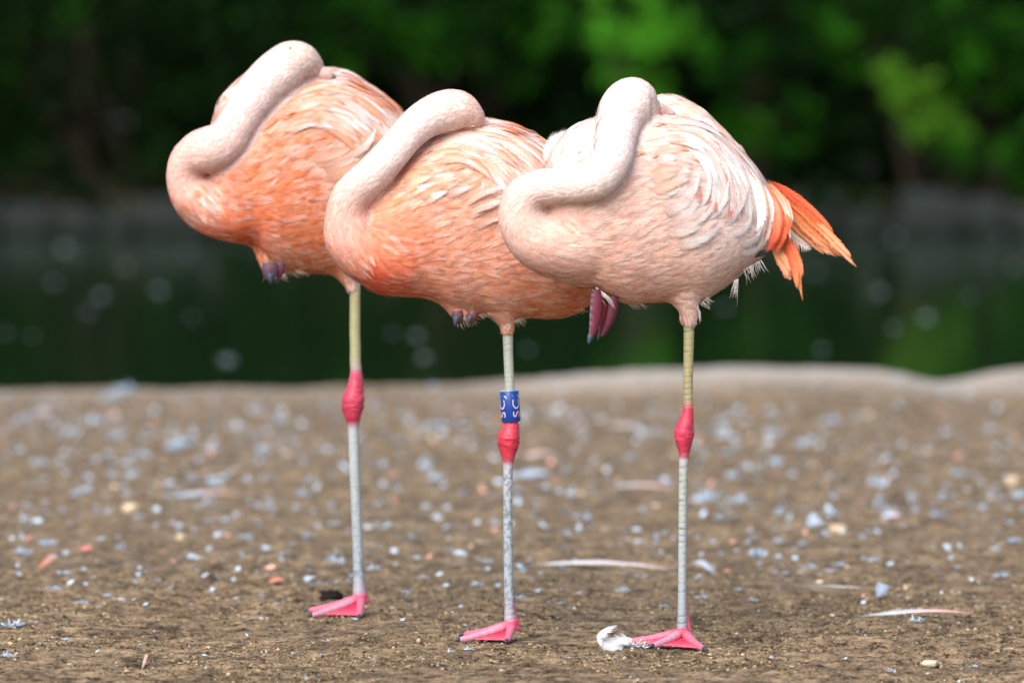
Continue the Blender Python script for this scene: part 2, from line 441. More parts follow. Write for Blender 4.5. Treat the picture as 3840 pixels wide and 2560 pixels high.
def build_foliage():
    # tall dark trees at the back, closing the view
    k = 0
    for x in np.concatenate([np.linspace(-21, 21, 15), np.linspace(-30, 30, 15)]):
        y = FAR_Y + (random.uniform(6.5, 8.5) if k < 15 else random.uniform(12, 14)); h = random.uniform(8, 11)
        cl = blob_clumps(x, y, h * 0.48, 2.6, 2.2, h * 0.52, 150, 0.75, 100 + k)
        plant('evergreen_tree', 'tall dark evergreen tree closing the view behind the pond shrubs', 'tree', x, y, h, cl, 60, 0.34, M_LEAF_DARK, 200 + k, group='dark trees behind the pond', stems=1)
        k += 1
    # dark shrubs in front of them
    for j, x in enumerate(np.linspace(-24, 24, 21)):
        x += random.uniform(-0.5, 0.5); y = FAR_Y + random.uniform(2.6, 4.2); h = random.uniform(3.0, 5.0)
        cl = blob_clumps(x, y, h * 0.5, 1.5, 1.2, h * 0.52, 70, 0.5, 300 + j)
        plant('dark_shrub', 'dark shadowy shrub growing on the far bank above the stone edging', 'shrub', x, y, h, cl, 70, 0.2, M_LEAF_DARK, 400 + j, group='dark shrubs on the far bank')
    # greener shrubs and sprays that can be told apart in the photograph
    Y = FAR_Y + 1.3
    def spray(label, pts, mat, per, size, seed, name='leafy_shrub', dy=0.0, base=None):
        c = []
        for sx, sy, r in pts:
            p = far(sx, sy, Y + dy); rg = np.random.default_rng(seed + int(sx))
            rm = r * (Y + dy) / FPX
            for q in range(5):
                o = rg.normal(size=3) * rm * 0.55
                c.append([p[0] + o[0], p[1] + o[1] * 0.8, p[2] + o[2], rm * 0.34])
        c = np.array(c)
        plant(name, label, 'shrub', float(np.mean(c[:, 0])), Y + dy + 0.3, 3.0, c, per, size, mat, seed)
    spray('bright green leafy shrub with leaves coloured as if brightly lit between the middle and the palest flamingo',
          [(2370, 130, 150), (2430, 210, 90), (2300, 60, 110), (2480, 90, 80), (2330, 250, 70), (2450, 330, 60)], M_LEAF_LIT, 40, 0.16, 500, 'lit_shrub')
    spray('yellow green drooping spray of leaves above the orange tail',
          [(3400, 350, 80), (3480, 420, 90), (3560, 480, 70), (3360, 300, 50)], M_LEAF_LIME, 34, 0.17, 520, 'lime_shrub')
    spray('green shrub with bright leaf clusters just right of the palest flamingo\'s back',
          [(2860, 500, 75), (3010, 400, 75), (2780, 250, 110), (2650, 230, 90), (2830, 130, 80), (2720, 400, 60)], M_LEAF_MID, 44, 0.17, 540, 'leafy_shrub', 0.2)
    spray('wide green shrub on the far bank beyond the orange tail',
          [(3100, 60, 130), (3300, 110, 140), (3500, 80, 140), (3700, 60, 150), (3650, 220, 120), (3790, 330, 120), (3560, 250, 90), (3200, 220, 80), (3820, 520, 80), (3900, 150, 150)], M_LEAF_MID, 56, 0.18, 560, 'leafy_shrub', 0.5)
    spray('green overhanging shrub behind the heads of the two orange flamingos',
          [(1640, 60, 150), (1500, 130, 110), (1780, 40, 120), (1950, 40, 120), (1400, 60, 110), (1250, 40, 90), (1560, 240, 100), (1850, 160, 90), (2100, 80, 130), (2000, 230, 90), (1300, 190, 80)], M_LEAF_MID, 36, 0.19, 580, 'leafy_shrub', 0.7)
    spray('sparse dark green shrub in the gloom left of the flamingo with the orange speckled side',
          [(120, 60, 130), (320, 50, 90), (60, 260, 70), (40, 640, 60), (560, 640, 60), (820, 40, 90)], M_LEAF_MID, 6, 0.17, 600, 'leafy_shrub', 0.8)
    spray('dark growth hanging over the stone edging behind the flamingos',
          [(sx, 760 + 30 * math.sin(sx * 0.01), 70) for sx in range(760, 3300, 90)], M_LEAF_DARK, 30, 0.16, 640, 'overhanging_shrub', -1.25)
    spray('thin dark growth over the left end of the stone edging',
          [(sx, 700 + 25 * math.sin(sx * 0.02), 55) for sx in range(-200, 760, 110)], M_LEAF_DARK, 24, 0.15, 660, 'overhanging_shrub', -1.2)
    spray('low green growth at the waterline under the yellow green spray',
          [(3650, 620, 60), (3780, 600, 60), (3520, 600, 50), (3840, 680, 50)], M_LEAF_MID, 30, 0.14, 620, 'low_shrub', -0.4)
build_foliage()

# ------------------------------------------------------------------ flamingos
class Bird:
    def __init__(s, ox, oy, sc, D, slope):
        s.ox, s.oy, s.sc, s.D, s.slope = ox, oy, sc, D, slope
        s.mpu = D / FPX / sc                      # metres per traced unit
    def W(s, u, v, dy=0.0):
        """traced unit position + depth offset (metres) -> world"""
        return P(s.ox + np.asarray(u, float) / s.sc, s.oy + np.asarray(v, float) / s.sc, s.D + np.asarray(dy, float))

def loft(b, stations, wmax, yc, p=2.6, n=2.25, seg=44, m=56):
    """closed solid from stations (u, top v, bottom v); wmax: half depth in units; yc(u) centre depth in units"""
    st = np.asarray(stations, float)
    u = np.linspace(st[0, 0], st[-1, 0], m)
    top = np.interp(u, st[:, 0], st[:, 1]); bot = np.interp(u, st[:, 0], st[:, 2])
    t = (u - u[0]) / (u[-1] - u[0])
    w = wmax * np.maximum(1 - np.abs(2 * t - 1) ** p, 0.0) ** (1 / p); w = np.maximum(w, wmax * 0.12)
    a = np.linspace(0, 2 * np.pi, seg, endpoint=False)
    ca = np.sign(np.cos(a)) * np.abs(np.cos(a)) ** (2 / n); sa = np.sign(np.sin(a)) * np.abs(np.sin(a)) ** (2 / n)
    vv = ((top + bot) / 2)[:, None] - ((bot - top) / 2)[:, None] * sa[None]
    yy = (yc(u)[:, None] + w[:, None] * ca[None]) * b.mpu
    uu = np.repeat(u[:, None], seg, 1)
    V = b.W(uu, vv, yy).reshape(-1, 3)
    i = np.arange(m - 1)[:, None] * seg; j = np.arange(seg)[None]; k = (j + 1) % seg
    f = np.stack([i + j, i + seg + j, i + seg + k, i + k], -1).reshape(-1, 4)
    c0 = V[:seg].mean(0); c1 = V[-seg:].mean(0)
    V = np.vstack([V, c0, c1]); jj = np.arange(seg); kk = (jj + 1) % seg; e = (m - 1) * seg
    caps = np.concatenate([np.stack([jj, kk, np.full(seg, len(V) - 2)], -1), np.stack([e + kk, e + jj, np.full(seg, len(V) - 1)], -1)])
    return V, [f, caps]

def remesh(V, F, voxel, it):
    me = make_mesh('tmp', V, F)
    o = bpy.data.objects.new('tmp', me); COL.objects.link(o)
    r = o.modifiers.new('r', 'REMESH'); r.mode = 'VOXEL'; r.voxel_size = voxel; r.use_smooth_shade = True
    s = o.modifiers.new('s', 'SMOOTH'); s.factor = 0.5; s.iterations = it
    dg = bpy.context.evaluated_depsgraph_get(); dg.update()
    out = bpy.data.meshes.new_from_object(o.evaluated_get(dg))
    bpy.data.objects.remove(o); bpy.data.meshes.remove(me)
    n = len(out.vertices); v = np.empty(n * 3, np.float32); out.vertices.foreach_get('co', v)
    nr = np.empty(n * 3, np.float32); out.vertices.foreach_get('normal', nr)
    out.calc_loop_triangles(); t = np.empty(len(out.loop_triangles) * 3, np.int32); out.loop_triangles.foreach_get('vertices', t)
    bpy.data.meshes.remove(out)
    return v.reshape(-1, 3).astype(float), t.reshape(-1, 3), nr.reshape(-1, 3).astype(float)

def merge(parts):
    V = []; q = []; t = []; n = 0
    for v, fs in parts:
        for f in fs: (q if f.shape[1] == 4 else t).append(f + n)
        V.append(v); n += len(v)
    return np.vstack(V), ([np.concatenate(q)] if q else []) + ([np.concatenate(t)] if t else [])

def idw(samples, u, v, power=3.0):
    s = np.asarray(samples, float)
    d = (u[:, None] - s[None, :, 0]) ** 2 + (v[:, None] - s[None, :, 1]) ** 2
    w = 1.0 / (d + 900.0) ** (power / 2); w /= w.sum(1, keepdims=True)
    return w @ s[:, 2:]

WHITE = np.array([0.90, 0.82, 0.78])

def feather_mesh(spine, nrm, width, cb, ct, lift, cup=0.05, tip=0.75, uvz=0.0, notch=0.0, edge=None, seed=0, base_sink=0.0022, shaft=0.25, rise=0.0012, croot=None, asym=(1.0, 1.0), raw=False, nbmax=46, soft=0.7, root_fade=0.32):
    """one vane feather: a thin vane with separate barbs fraying its edges; spine (n,3), surface normals (n,3), width in metres"""
    n = len(spine); k = 5
    rg = np.random.default_rng(seed)
    t = np.linspace(0, 1, n); hw = width / 2
    tan = norm(np.gradient(spine, axis=0)); sd = norm(np.cross(nrm, tan))
    def prof(t):
        return np.maximum(np.minimum(1.0, 0.12 + t / 0.36) * np.clip((1 - t) / (1 - tip), 0, 1) ** 0.75, 0.02)
    cb = np.asarray(cb, float); ct = np.asarray(ct, float); tone = 1 + 0.06 * rg.normal()
    def height(t, c, pr):
        return -base_sink * (1 - smooth(0.0, 0.40, t)) + lift * smooth(0.05, 0.6, t) + rise * t - cup * c * c * hw * pr
    def colour(t, c):
        m = smooth(0.25, 0.95, t)[..., None]
        col = cb * (1 - m) + ct * m
        if croot is not None:
            w = (1 - smooth(0.15, 0.75, t))[..., None]; col = col * (1 - w) + croot * w
        if edge is not None:
            w = (smooth(0.05, 0.6, c) * smooth(0.05, 0.3, t) * 0.8)[..., None]
            col = col * (1 - w) + np.asarray(edge) * w
        sh = (np.exp(-(c / 0.10) ** 2) * shaft)[..., None]
        al = smooth(0.0, root_fade, t) * (1 - 0.75 * smooth(0.75, 1.0, t)) * (1 - soft * smooth(0.45, 1.0, np.abs(c)))
        return np.concatenate([np.clip((col * (1 - sh) + WHITE * sh) * tone, 0, 0.9), np.broadcast_to(al, c.shape)[..., None]], -1)
    c = np.linspace(-1, 1, k); T, Cc = np.meshgrid(t, c, indexing='ij'); pr = prof(T)
    v0 = spine[:, None] + sd[:, None] * (Cc * pr * hw * 0.80 * np.where(Cc < 0, asym[0], asym[1]))[..., None] + nrm[:, None] * height(T, Cc * 0.8, pr)[..., None]
    i = np.arange(n - 1)[:, None] * k + np.arange(k - 1)[None]
    f0 = np.stack([i, i + k, i + k + 1, i + 1], -1).reshape(-1, 4)
    n0 = norm(nrm[:, None] + sd[:, None] * (Cc * 0.13)[..., None])
    V = [v0.reshape(-1, 3)]; C = [colour(T, Cc * 0.8).reshape(-1, 4)]; NN = [n0.reshape(-1, 3)]; FQ = [f0]
    # barbs
    L = np.linalg.norm(np.diff(spine, axis=0), axis=1).sum(); nb = int(np.clip(L / 0.0016, 10, nbmax))
    off = len(V[0])
    for sg in (-1.0, 1.0):
        tb = np.linspace(0.05, 0.97, nb) + rg.normal(size=nb) * 0.006
        clump = np.repeat(rg.normal(size=nb // 4 + 1), 4)[:nb]
        reach = 1.0 + notch * 1.6 * clump + 0.06 * rg.normal(size=nb)
        adv = (hw * 1.25 / L) * (1 + 0.10 * rg.normal(size=nb))
        hw_t = 0.62 / nb
        rows = []
        for q, (fr, wd) in enumerate(((0.10, 1.0), (0.60, 1.0), (1.02, 0.12))):
            for e in (-1, 1):
                tt = np.clip(tb + adv * fr ** 1.3 + e * hw_t * wd, 0, 1)
                cc = sg * fr * reach
                p_ = prof(np.clip(tb + 0.35 * adv * fr, 0, 1))
                ix = tt * (n - 1); sp = np.stack([np.interp(ix, np.arange(n), spine[:, a]) for a in range(3)], -1)
                sv = norm(np.stack([np.interp(ix, np.arange(n), sd[:, a]) for a in range(3)], -1)); nv = norm(np.stack([np.interp(ix, np.arange(n), nrm[:, a]) for a in range(3)], -1))
                x = cc * p_ * hw * (asym[0] if sg < 0 else asym[1])
                z = height(tt, cc, p_) + 0.00025 + 0.00025 * rg.random(nb)
                rows.append((sp + sv * x[:, None] + nv * z[:, None], colour(tt, np.clip(cc, -1, 1)) * np.concatenate([np.repeat(1 + 0.05 * rg.normal(size=(nb, 1)), 3, 1), np.ones((nb, 1))], 1), norm(nv + sv * (0.11 * sg * fr) + rg.normal(size=(nb, 3)) * 0.05)))
        for r in rows: V.append(r[0]); C.append(np.clip(r[1], 0, 1)); NN.append(r[2])
        j = np.arange(nb); r_ = [off + q * nb + j for q in range(6)]
        for q in (0, 2):
            qd = np.stack([r_[q], r_[q + 1], r_[q + 3], r_[q + 2]], -1)
            FQ.append(qd if sg < 0 else qd[:, ::-1])
        off += 6 * nb
    V = np.vstack(V); uv = np.zeros((len(V), 2)); uv[:len(v0.reshape(-1, 3)), 0] = Cc.ravel(); uv[:n * k, 1] = (T * L / 0.06).ravel() + uvz; uv[n * k:, 1] = uvz + rg.random(len(V) - n * k)
    FQ = np.concatenate(FQ); NN_ = np.vstack(NN)
    gn = np.cross(V[FQ[:, 2]] - V[FQ[:, 0]], V[FQ[:, 3]] - V[FQ[:, 1]]); flip = (gn * NN_[FQ].sum(1)).sum(1) < 0
    FQ[flip] = FQ[flip][:, ::-1]
    if raw: return V, FQ, np.vstack(C), NN_
    return make_mesh('feather', V, FQ, col=np.vstack(C), uv=uv, normals=np.vstack(NN))

def build_bird(cfg):
    b = Bird(*cfg['map']); mpu = b.mpu
    yc = lambda u: np.interp(u, [cfg['torso'][0][0], cfg['torso'][-1][0]], cfg['yc'])
    foot_world = b.W(*cfg['leg'][-1][:2], 0.0)
    root = empty('flamingo', (float(foot_world[0]), b.D, 0.0), label=cfg['label'], cat='flamingo', group=None)
    org = np.array([float(foot_world[0]), b.D, 0.0])

    # --- solids fused into one skin: torso, far wing, neck and head, thigh
    torso = loft(b, cfg['torso'], cfg['w'], yc)
    parts = [torso]
    for fw in cfg.get('lobes', []):
        parts.append(loft(b, fw['st'], fw['w'], lambda u, fw=fw: np.full_like(u, fw['y']), p=2.2, n=2.0, m=30, seg=28))
    nk = np.asarray(cfg['neck'], float)                     # u, v, r, y, colour rgb
    dense = catmull(nk, 150)
    nc = b.W(dense[:, 0], dense[:, 1], dense[:, 3] * mpu); nr_ = dense[:, 2] * mpu * (1 + 0.05 * (vnoise(np.arange(150) * 0.11, np.full(150, b.D * 7.0), 3) - 0.5))
    parts.append(tube(nc, nr_, 26))
    for th in cfg['thigh']:
        th = catmull(np.asarray(th, float), 24)
        parts.append(tube(b.W(th[:, 0], th[:, 1], th[:, 3] * mpu), th[:, 2] * mpu, 20))
    V, F = merge(parts)
    bv, bf, bn = remesh(V, F, 0.0026, 5)
    bvh = BVHTree.FromPolygons([tuple(x) for x in bv], [tuple(x) for x in bf])
    tv, tf = merge(parts[:1 + len(cfg.get('lobes', []))])
    torso_bvh = BVHTree.FromPolygons([tuple(x) for x in tv], [tuple(x) for f in tf for x in f])

    camp = np.array([0, 0, HC])
    def to_uv(p):
        q = p - camp
        fwd = q[:, 1] * CP - q[:, 2] * SP; up = q[:, 1] * SP + q[:, 2] * CP
        sx = 1920 + q[:, 0] / fwd * FPX; sy = 1280 - up / fwd * FPX
        return (sx - b.ox) * b.sc, (sy - b.oy) * b.sc

    npar = np.linspace(0, len(nk) - 1, len(dense))
    def classify(p):
        """neck weight, nearest neck sample"""
        best = np.full(len(p), 1e9); arg = np.zeros(len(p), int)
        for s in range(0, len(dense), 2):
            d = np.linalg.norm(p - nc[s], axis=1) / nr_[s]
            m = d < best; best[m] = d[m]; arg[m] = s
        w = smooth(1.28, 1.12, best) * smooth(cfg['neck_from'], cfg['neck_from'] + 1.2, npar[arg])
        return w, arg
    def colour(p):
        u, v = to_uv(p); w, arg = classify(p)
        c = idw(cfg['cols'], u, v); c = c * (1 - cfg.get('wash', 0.0)) + np.array([0.92, 0.76, 0.72]) * cfg.get('wash', 0.0); ncol = dense[arg][:, 4:7]
        mot = (1 + 0.10 * (vnoise(p[:, 0] * 45, p[:, 2] * 45 + p[:, 1] * 30, 9) - 0.5))[:, None]
        sat = c * np.array([1.08, 0.93, 0.90])
        nsat = ncol * np.array([1.04, 0.93, 0.92])
        return np.clip((sat * (1 - w[:, None]) + nsat * w[:, None]) * mot, 0, 0.9), w, arg, u, v
    bcol, *_ = colour(bv)

    A = Acc(); A.add(bv, bf, np.clip(bcol * 0.95, 0, 0.9), 0)

    # --- standing leg
    lg = np.asarray(cfg['leg'], float)
    L = catmull(lg, 420); lp = b.W(L[:, 0], L[:, 1], cfg.get('leg_y', 0.0)); lr = L[:, 2] * mpu
    cols = catmull(np.asarray(cfg['leg_col'], float), 420) if len(cfg['leg_col']) == len(lg) else None
    cols = np.stack([np.interp(L[:, 1], [c[0] for c in cfg['leg_col']], [c[i] for c in cfg['leg_col']]) for i in (1, 2, 3)], -1)
    cols = cols * np.where(cols[:, 1:2] < 0.3 * cols[:, :1], np.array([[0.84, 0.8, 0.8]]), np.array([[0.64, 0.69, 0.72]]))
    seg = 24
    ringp = cfg['ring']                                     # ring pitch in units
    ang = np.linspace(0, 2 * np.pi, seg, endpoint=False)
    ph = (L[:, 1][:, None] + 5 * np.sin(ang + 0.7)[None] + 4 * vnoise(L[:, 1][:, None] * 0.02 + 0 * ang[None], 0 * L[:, 1][:, None] + ang[None], 3)) / ringp
    ph = ph + 0.9 * vnoise(L[:, 1] / (ringp * 2.2), 0 * L[:, 1], 29)[:, None]; fr = ph - np.floor(ph)
    scale_amt = (np.interp(L[:, 1], cfg['ring_v'], cfg['ring_w']) * (0.45 + 0.7 * vnoise(L[:, 1] / (ringp * 1.1), 0 * L[:, 1], 28)))[:, None]
    front = smooth(-0.35, 0.15, -np.sin(ang))[None]
    groove = np.exp(-((fr - 0.5) / 0.085) ** 2) * scale_amt * (0.35 + 0.65 * front)
    tvv, tff = tube(lp, lr, seg)
    cen = np.repeat(lp, seg, 0)
    body_n = len(L) * seg
    g = groove.ravel()[:, None]
    knob = np.repeat(smooth(1.1, 2.0, lr / np.median(lr)), seg)[:, None] * (0.12 * (vnoise(np.repeat(L[:, 1], seg) / (ringp * 1.3), np.tile(np.cos(ang) * 1.6 + 5, len(L)), 23) - 0.45) + 0.10 * (vnoise(np.repeat(L[:, 1], seg) / (ringp * 0.45), np.tile(np.cos(ang) * 3 + np.sin(ang) * 3 + 9, len(L)), 24) - 0.5))[:, None]
    tvv[:body_n] = cen + (tvv[:body_n] - cen) * (1 + knob - 0.07 * g + 0.03 * (fr.ravel()[:, None] - 0.5) * np.repeat(scale_amt, seg, 1).ravel()[:, None])
    dark = np.array(cfg.get('ring_col', (0.05, 0.055, 0.06)))
    lc = np.repeat(cols, seg, 0)
    blot = cfg.get('blotch', 0.0) * smooth(0.50, 0.62, vnoise(np.repeat(L[:, 1], seg) / (ringp * 0.55), np.tile(np.cos(ang) * 2.6 + 7, len(L)) + 0.02 * np.repeat(L[:, 1], seg), 17))[:, None] * np.repeat(np.interp(L[:, 1], cfg['blot_v'], cfg['blot_w']), seg)[:, None]
    lc = lc * (1 - blot) + dark * 2.6 * blot
    redn = (cols[:, 1:2] < 0.3 * cols[:, :1]).astype(float); kv = 0.72 + 0.56 * vnoise(np.repeat(L[:, 1], seg) / 14.0, np.tile(np.cos(ang) * 3 + 4, len(L)), 41) * (0.6 + 0.8 * vnoise(np.repeat(L[:, 1], seg) / 4.0, np.tile(np.cos(ang) * 7 + 9, len(L)), 42))
    lc = lc * (1 - np.repeat(redn, seg, 0) * (1 - kv[:, None] * np.array([[0.95, 0.8, 0.85]])))
    gk = np.clip(g * (0.4 + 0.9 * vnoise(np.repeat(L[:, 1], seg) * 0.05, np.tile(ang, len(L)) * 1.3, 12))[:, None], 0, 1) * cfg.get('ring_dark', 0.8)
    lc = lc * (1 - gk) + dark * gk
    lc = np.vstack([lc, cols[0], cols[-1]])
    A.add(tvv, tff, np.clip(lc, 0, 0.9), 1)

    # --- standing foot: three toes and the web between them
    ank = lp[-1].copy()
    pink = np.array([0.62, 0.035, 0.09]); pale = np.array([0.64, 0.15, 0.23])
    toes = []
    for (sx, dep) in cfg['toes']:
        tip = np.array([(sx - 1920) / FPX * dep * 1.0, dep, 0.0]); tip[2] = float(ground_z(tip[0], tip[1])) + 0.0055
        d = tip - ank
        d = d - np.array([0, 0, 0.009]); a_ = ank + np.array([0, 0, 0.009])
        q = catmull([a_, a_ + d * np.array([0.10, 0.10, 0.12]), a_ + d * np.array([0.45, 0.45, 0.56]), a_ + d * np.array([0.8, 0.8, 0.90]), tip], 26)
        toes.append(q)
        t = np.linspace(0, 1, 26)
        rr = np.interp(t, [0, 0.1, 0.3, 0.36, 0.6, 0.66, 0.9, 1], [0.0100, 0.0088, 0.0062, 0.0064, 0.0050, 0.0054, 0.0046, 0.0032])
        v, f = tube(q, rr, 10)
        pl = pale if len(toes) != 2 else np.array([0.62, 0.29, 0.37])
        tc = pink * (1 - smooth(0.15, 0.45, t)[:, None]) + pl * smooth(0.15, 0.45, t)[:, None]
        st = (0.5 + 0.5 * np.cos(t * 60))[:, None] * 0.22; tc = tc * (1 - st * smooth(0.15, 0.3, t)[:, None])
        A.add(v, f, np.vstack([np.repeat(tc, 10, 0), tc[0], tc[-1]]), 1)
    for q0, q1 in zip(toes[:-1], toes[1:]):
        k = 12; n = 20
        s = np.linspace(0, 1, k)
        q0r, q1r = q0[2:2 + n + 3][:n], q1[2:2 + n + 3][:n]
        g = q0r[:, None] * (1 - s)[None, :, None] + q1r[:, None] * s[None, :, None]
        sag = np.sin(s * np.pi)[None] * np.linspace(0.0, 1, n)[:, None]
        pull = 0.26 * np.sin(s * np.pi)[None, :, None] * np.linspace(0, 1, n)[:, None, None] ** 3
        g = g + (ank - g) * pull * np.array([1, 1, 0.2])
        g[..., 2] -= 0.004 * np.sin(s * np.pi)[None] * np.sin(np.linspace(0, 1, n) * np.pi)[:, None]
        g[..., 2] += 0.0012 * np.sin(np.arange(n) * 1.9)[:, None] * sag
        top = g.reshape(-1, 3); low = top - np.array([0, 0, 0.0018])
        i = np.arange(n - 1)[:, None] * k + np.arange(k - 1)[None]
        f = np.stack([i, i + 1, i + k + 1, i + k], -1).reshape(-1, 4)
        rim = np.arange((n - 1) * k, n * k - 1)
        fr_ = np.stack([rim, rim + 1, rim + 1 + n * k, rim + n * k], -1)
        c = pink * (1 - 0.5 * smooth(0.4, 1, np.linspace(0, 1, n)))[:, None, None] + np.array([0.76, 0.19, 0.23]) * (0.5 * smooth(0.4, 1, np.linspace(0, 1, n)))[:, None, None]
        c = (c * np.ones((1, k, 1))).reshape(-1, 3)
        A.add(np.vstack([top, low]), [f, f[:, ::-1] + n * k, fr_], np.vstack([c, c * 0.8]), 1)
    # tendon at the back of the ankle running up the leg
    tp = b.W(np.asarray(cfg['tendon'])[:, 0], np.asarray(cfg['tendon'])[:, 1], 0.006)
    v, f = tube(catmull(tp, 16), np.interp(np.linspace(0, 1, 16), [0, 0.5, 0.8, 1], [0.0008, 0.003, 0.005, 0.006]), 10); A.add(v, f, np.array([0.68, 0.09, 0.15]), 1)

    # --- tucked foot
    for lobe in cfg['tucked']:
        a = catmull(np.asarray(lobe['p'], float), 26)
        v, f = tube(P(a[:, 0], a[:, 1], b.D + lobe['y']), a[:, 2] * b.D / FPX, 14, ry=a[:, 2] * b.D / FPX * 0.6)
        c = np.tile(np.asarray(lobe['c'], float), (len(v), 1))
        k = np.tile(np.linspace(0, 2 * np.pi, 14, endpoint=False), 26)
        side = np.concatenate([smooth(0.45, 0.85, -np.cos(k)) * (lobe.get('side', -1) < 0), [0, 0]])[:, None]
        stripe = np.concatenate([np.repeat(0.55 + 0.45 * np.cos(np.arange(26) * 2.2), 14), [1, 1]])[:, None]
        c = c * (1 - side) + np.array([0.26, 0.19, 0.24]) * side * stripe + c * side * (1 - stripe) * 0.5
        rn = vnoise(v[:, 0] * 900, v[:, 2] * 700, 5)[:, None]
        c = c * (0.7 + 0.55 * rn)
        A.add(v, f, np.clip(c, 0, 0.9), 1)
    body = A.mesh('body', mats=(M_BODY, M_LEG))
    body.transform(__import__('mathutils').Matrix.Translation(-Vector(org)))
    link('body', body, parent=root)

    # --- claws
    def claw(p0, d, L_, r):
        q = catmull([p0 - d * L_ * 0.25, p0 + d * L_ * 0.4 + np.array([0, 0, 0.0008]), p0 + d * L_], 7) - org
        v, f = tube(q, np.array([1, 1.05, 1, 0.85, 0.65, 0.42, 0.12]) * r, 8)
        link('claw', make_mesh('claw', v, f, col=np.tile((0.045, 0.06, 0.085), (len(v), 1))), parent=root, mat=M_HORN)
    for q in toes:
        d = norm(q[-1] - q[-4]); claw(q[-1], norm(d * np.array([1, 1, 0]) + np.array([0, 0, -0.12])), 0.009, 0.0030)
    for c in cfg['claws']:
        p = P(c[0], c[1], b.D + c[5]); q = P(c[2], c[3], b.D + c[5] - 0.003); d = q - p; l_ = np.linalg.norm(d)
        claw(p, d / l_, l_, c[4] * b.D / FPX)

    # --- bill and eye
    bl = np.asarray(cfg['bill'], float); q = catmull(bl, 12)
    v, f = tube(b.W(q[:, 0], q[:, 1], q[:, 3] * mpu) - org, q[:, 2] * mpu, 14)
    tt = np.repeat(np.linspace(0, 1, 12), 14)[:, None]; c = np.array([0.78, 0.52, 0.46]) * (1 - smooth(0.55, 0.7, tt)) + np.array([0.03, 0.028, 0.03]) * smooth(0.55, 0.7, tt)
    link('bill', make_mesh('bill', v, f, col=np.vstack([c, c[:1], c[-1:]])), parent=root, mat=M_HORN)
    eu, ev, er = cfg['eye']
    o = P(b.ox + eu / b.sc, b.oy + ev / b.sc, b.D - 1.0); d = norm(o - camp)
    hit = bvh.ray_cast(Vector(o), Vector(d))
    if hit[0] is not None:
        e0 = np.array(hit[0]); en = np.array(hit[1]); en = en if en @ d < 0 else -en
        th = np.linspace(0, np.pi, 9); az = np.linspace(0, 2 * np.pi, 14, endpoint=False)
        r = er * mpu
        s1 = norm(np.cross(en, [0, 0, 1.0])); s2 = np.cross(en, s1)
        sv = (np.cos(th)[:, None, None] * en * 0.6 + np.sin(th)[:, None, None] * (np.cos(az)[None, :, None] * s1 + np.sin(az)[None, :, None] * s2 * 0.62)) * r + e0 + en * 0.0025
        i = np.arange(8)[:, None] * 14; j = np.arange(14)[None]; k = (j + 1) % 14
        f = np.stack([i + j, i + 14 + j, i + 14 + k, i + k], -1).reshape(-1, 4)
        ec = np.where((th < 0.55)[:, None, None], np.array(cfg['eye_c'][0]), np.array(cfg['eye_c'][1])) * np.ones((9, 14, 1))
        link('eye', make_mesh('eye', sv.reshape(-1, 3) - org, f, col=ec.reshape(-1, 3)), parent=root, mat=M_HORN)

    # --- soft plumage: tufts of fine barbs following the lie of the feathers
    flow = np.asarray(cfg['flow'], float)
    def tufts(name, count, sel, length, width, strands, spread, lift, seed, thick, tipmix, jitter):
        rg = np.random.default_rng(seed)
        t = bv[bf]; ar = np.linalg.norm(np.cross(t[:, 1] - t[:, 0], t[:, 2] - t[:, 0]), axis=1)
        # favour the sides seen from the path around the camera, keep the rest covered
        fn = norm(np.cross(t[:, 1] - t[:, 0], t[:, 2] - t[:, 0])); fac = np.where(fn[:, 1] > 0.35, 0.45, 1.0)
        pr = ar * fac; pr /= pr.sum()
        ti = rg.choice(len(bf), int(count * 1.6), p=pr)
        r1 = np.sqrt(rg.random((len(ti), 1))); r2 = rg.random((len(ti), 1))
        p = t[ti, 0] * (1 - r1) + t[ti, 1] * r1 * (1 - r2) + t[ti, 2] * r1 * r2
        nn = norm(bn[bf[ti]].mean(1))
        c, w, arg, u, v = colour(p)
        keep = sel(w, u, v, rg); p, nn, c, w, arg, u, v = [x[keep][:count] for x in (p, nn, c, w, arg, u, v)]
        n = len(p)
        fd = idw(flow, u, v); d = np.stack([fd[:, 0], np.zeros(n), -fd[:, 1]], -1)
        tang = -norm(np.gradient(nc, axis=0))[arg]
        d = norm(d) * (1 - w[:, None]) + tang * w[:, None]
        d = d + rg.normal(size=(n, 3)) * jitter
        d = norm(d - nn * (d * nn).sum(1, keepdims=True))
        Lg = length(w, u, v, npar[arg]) * (0.7 + 0.6 * rg.random(n))
        # spine of 3 points kept on the skin
        S = [p]; ns = [nn]; cur = p; cd = d
        for step in range(2):
            q = cur + cd * (Lg / 2)[:, None]
            nq = np.empty_like(q); nnq = np.empty_like(q)
            for i in range(n):
                loc, nr2, _, dist = bvh.find_nearest(q[i])
                if dist < Lg[i] * 0.45: nq[i] = loc; nnq[i] = nr2
                else: nq[i] = q[i]; nnq[i] = ns[-1][i]
            cd = norm(nq - cur); S.append(nq); ns.append(nnq); cur = nq
        W = width(w) * (0.75 + 0.5 * rg.random(n))
        lf = lift(w) * (0.5 + rg.random(n)) * np.where(rg.random(n) < 0.07, 3.5, 1.0)
        # colours
        j = rg.normal(size=(n, 1)) * (0.09 - 0.055 * w[:, None]) + 0.02
        cb = c * np.array([1.0, 0.93, 0.90]); ctip = c * (1 - tipmix) + WHITE * tipmix
        warm = (rg.random((n, 1)) < cfg['speckle'] * (1 - w[:, None])).astype(float)
        sp_c = np.asarray(cfg['speckle_c'])
        mid = c * (1 - 0.75 * warm) + sp_c * 0.75 * warm; ctip = ctip * (1 - 0.6 * warm) + sp_c * 0.6 * warm
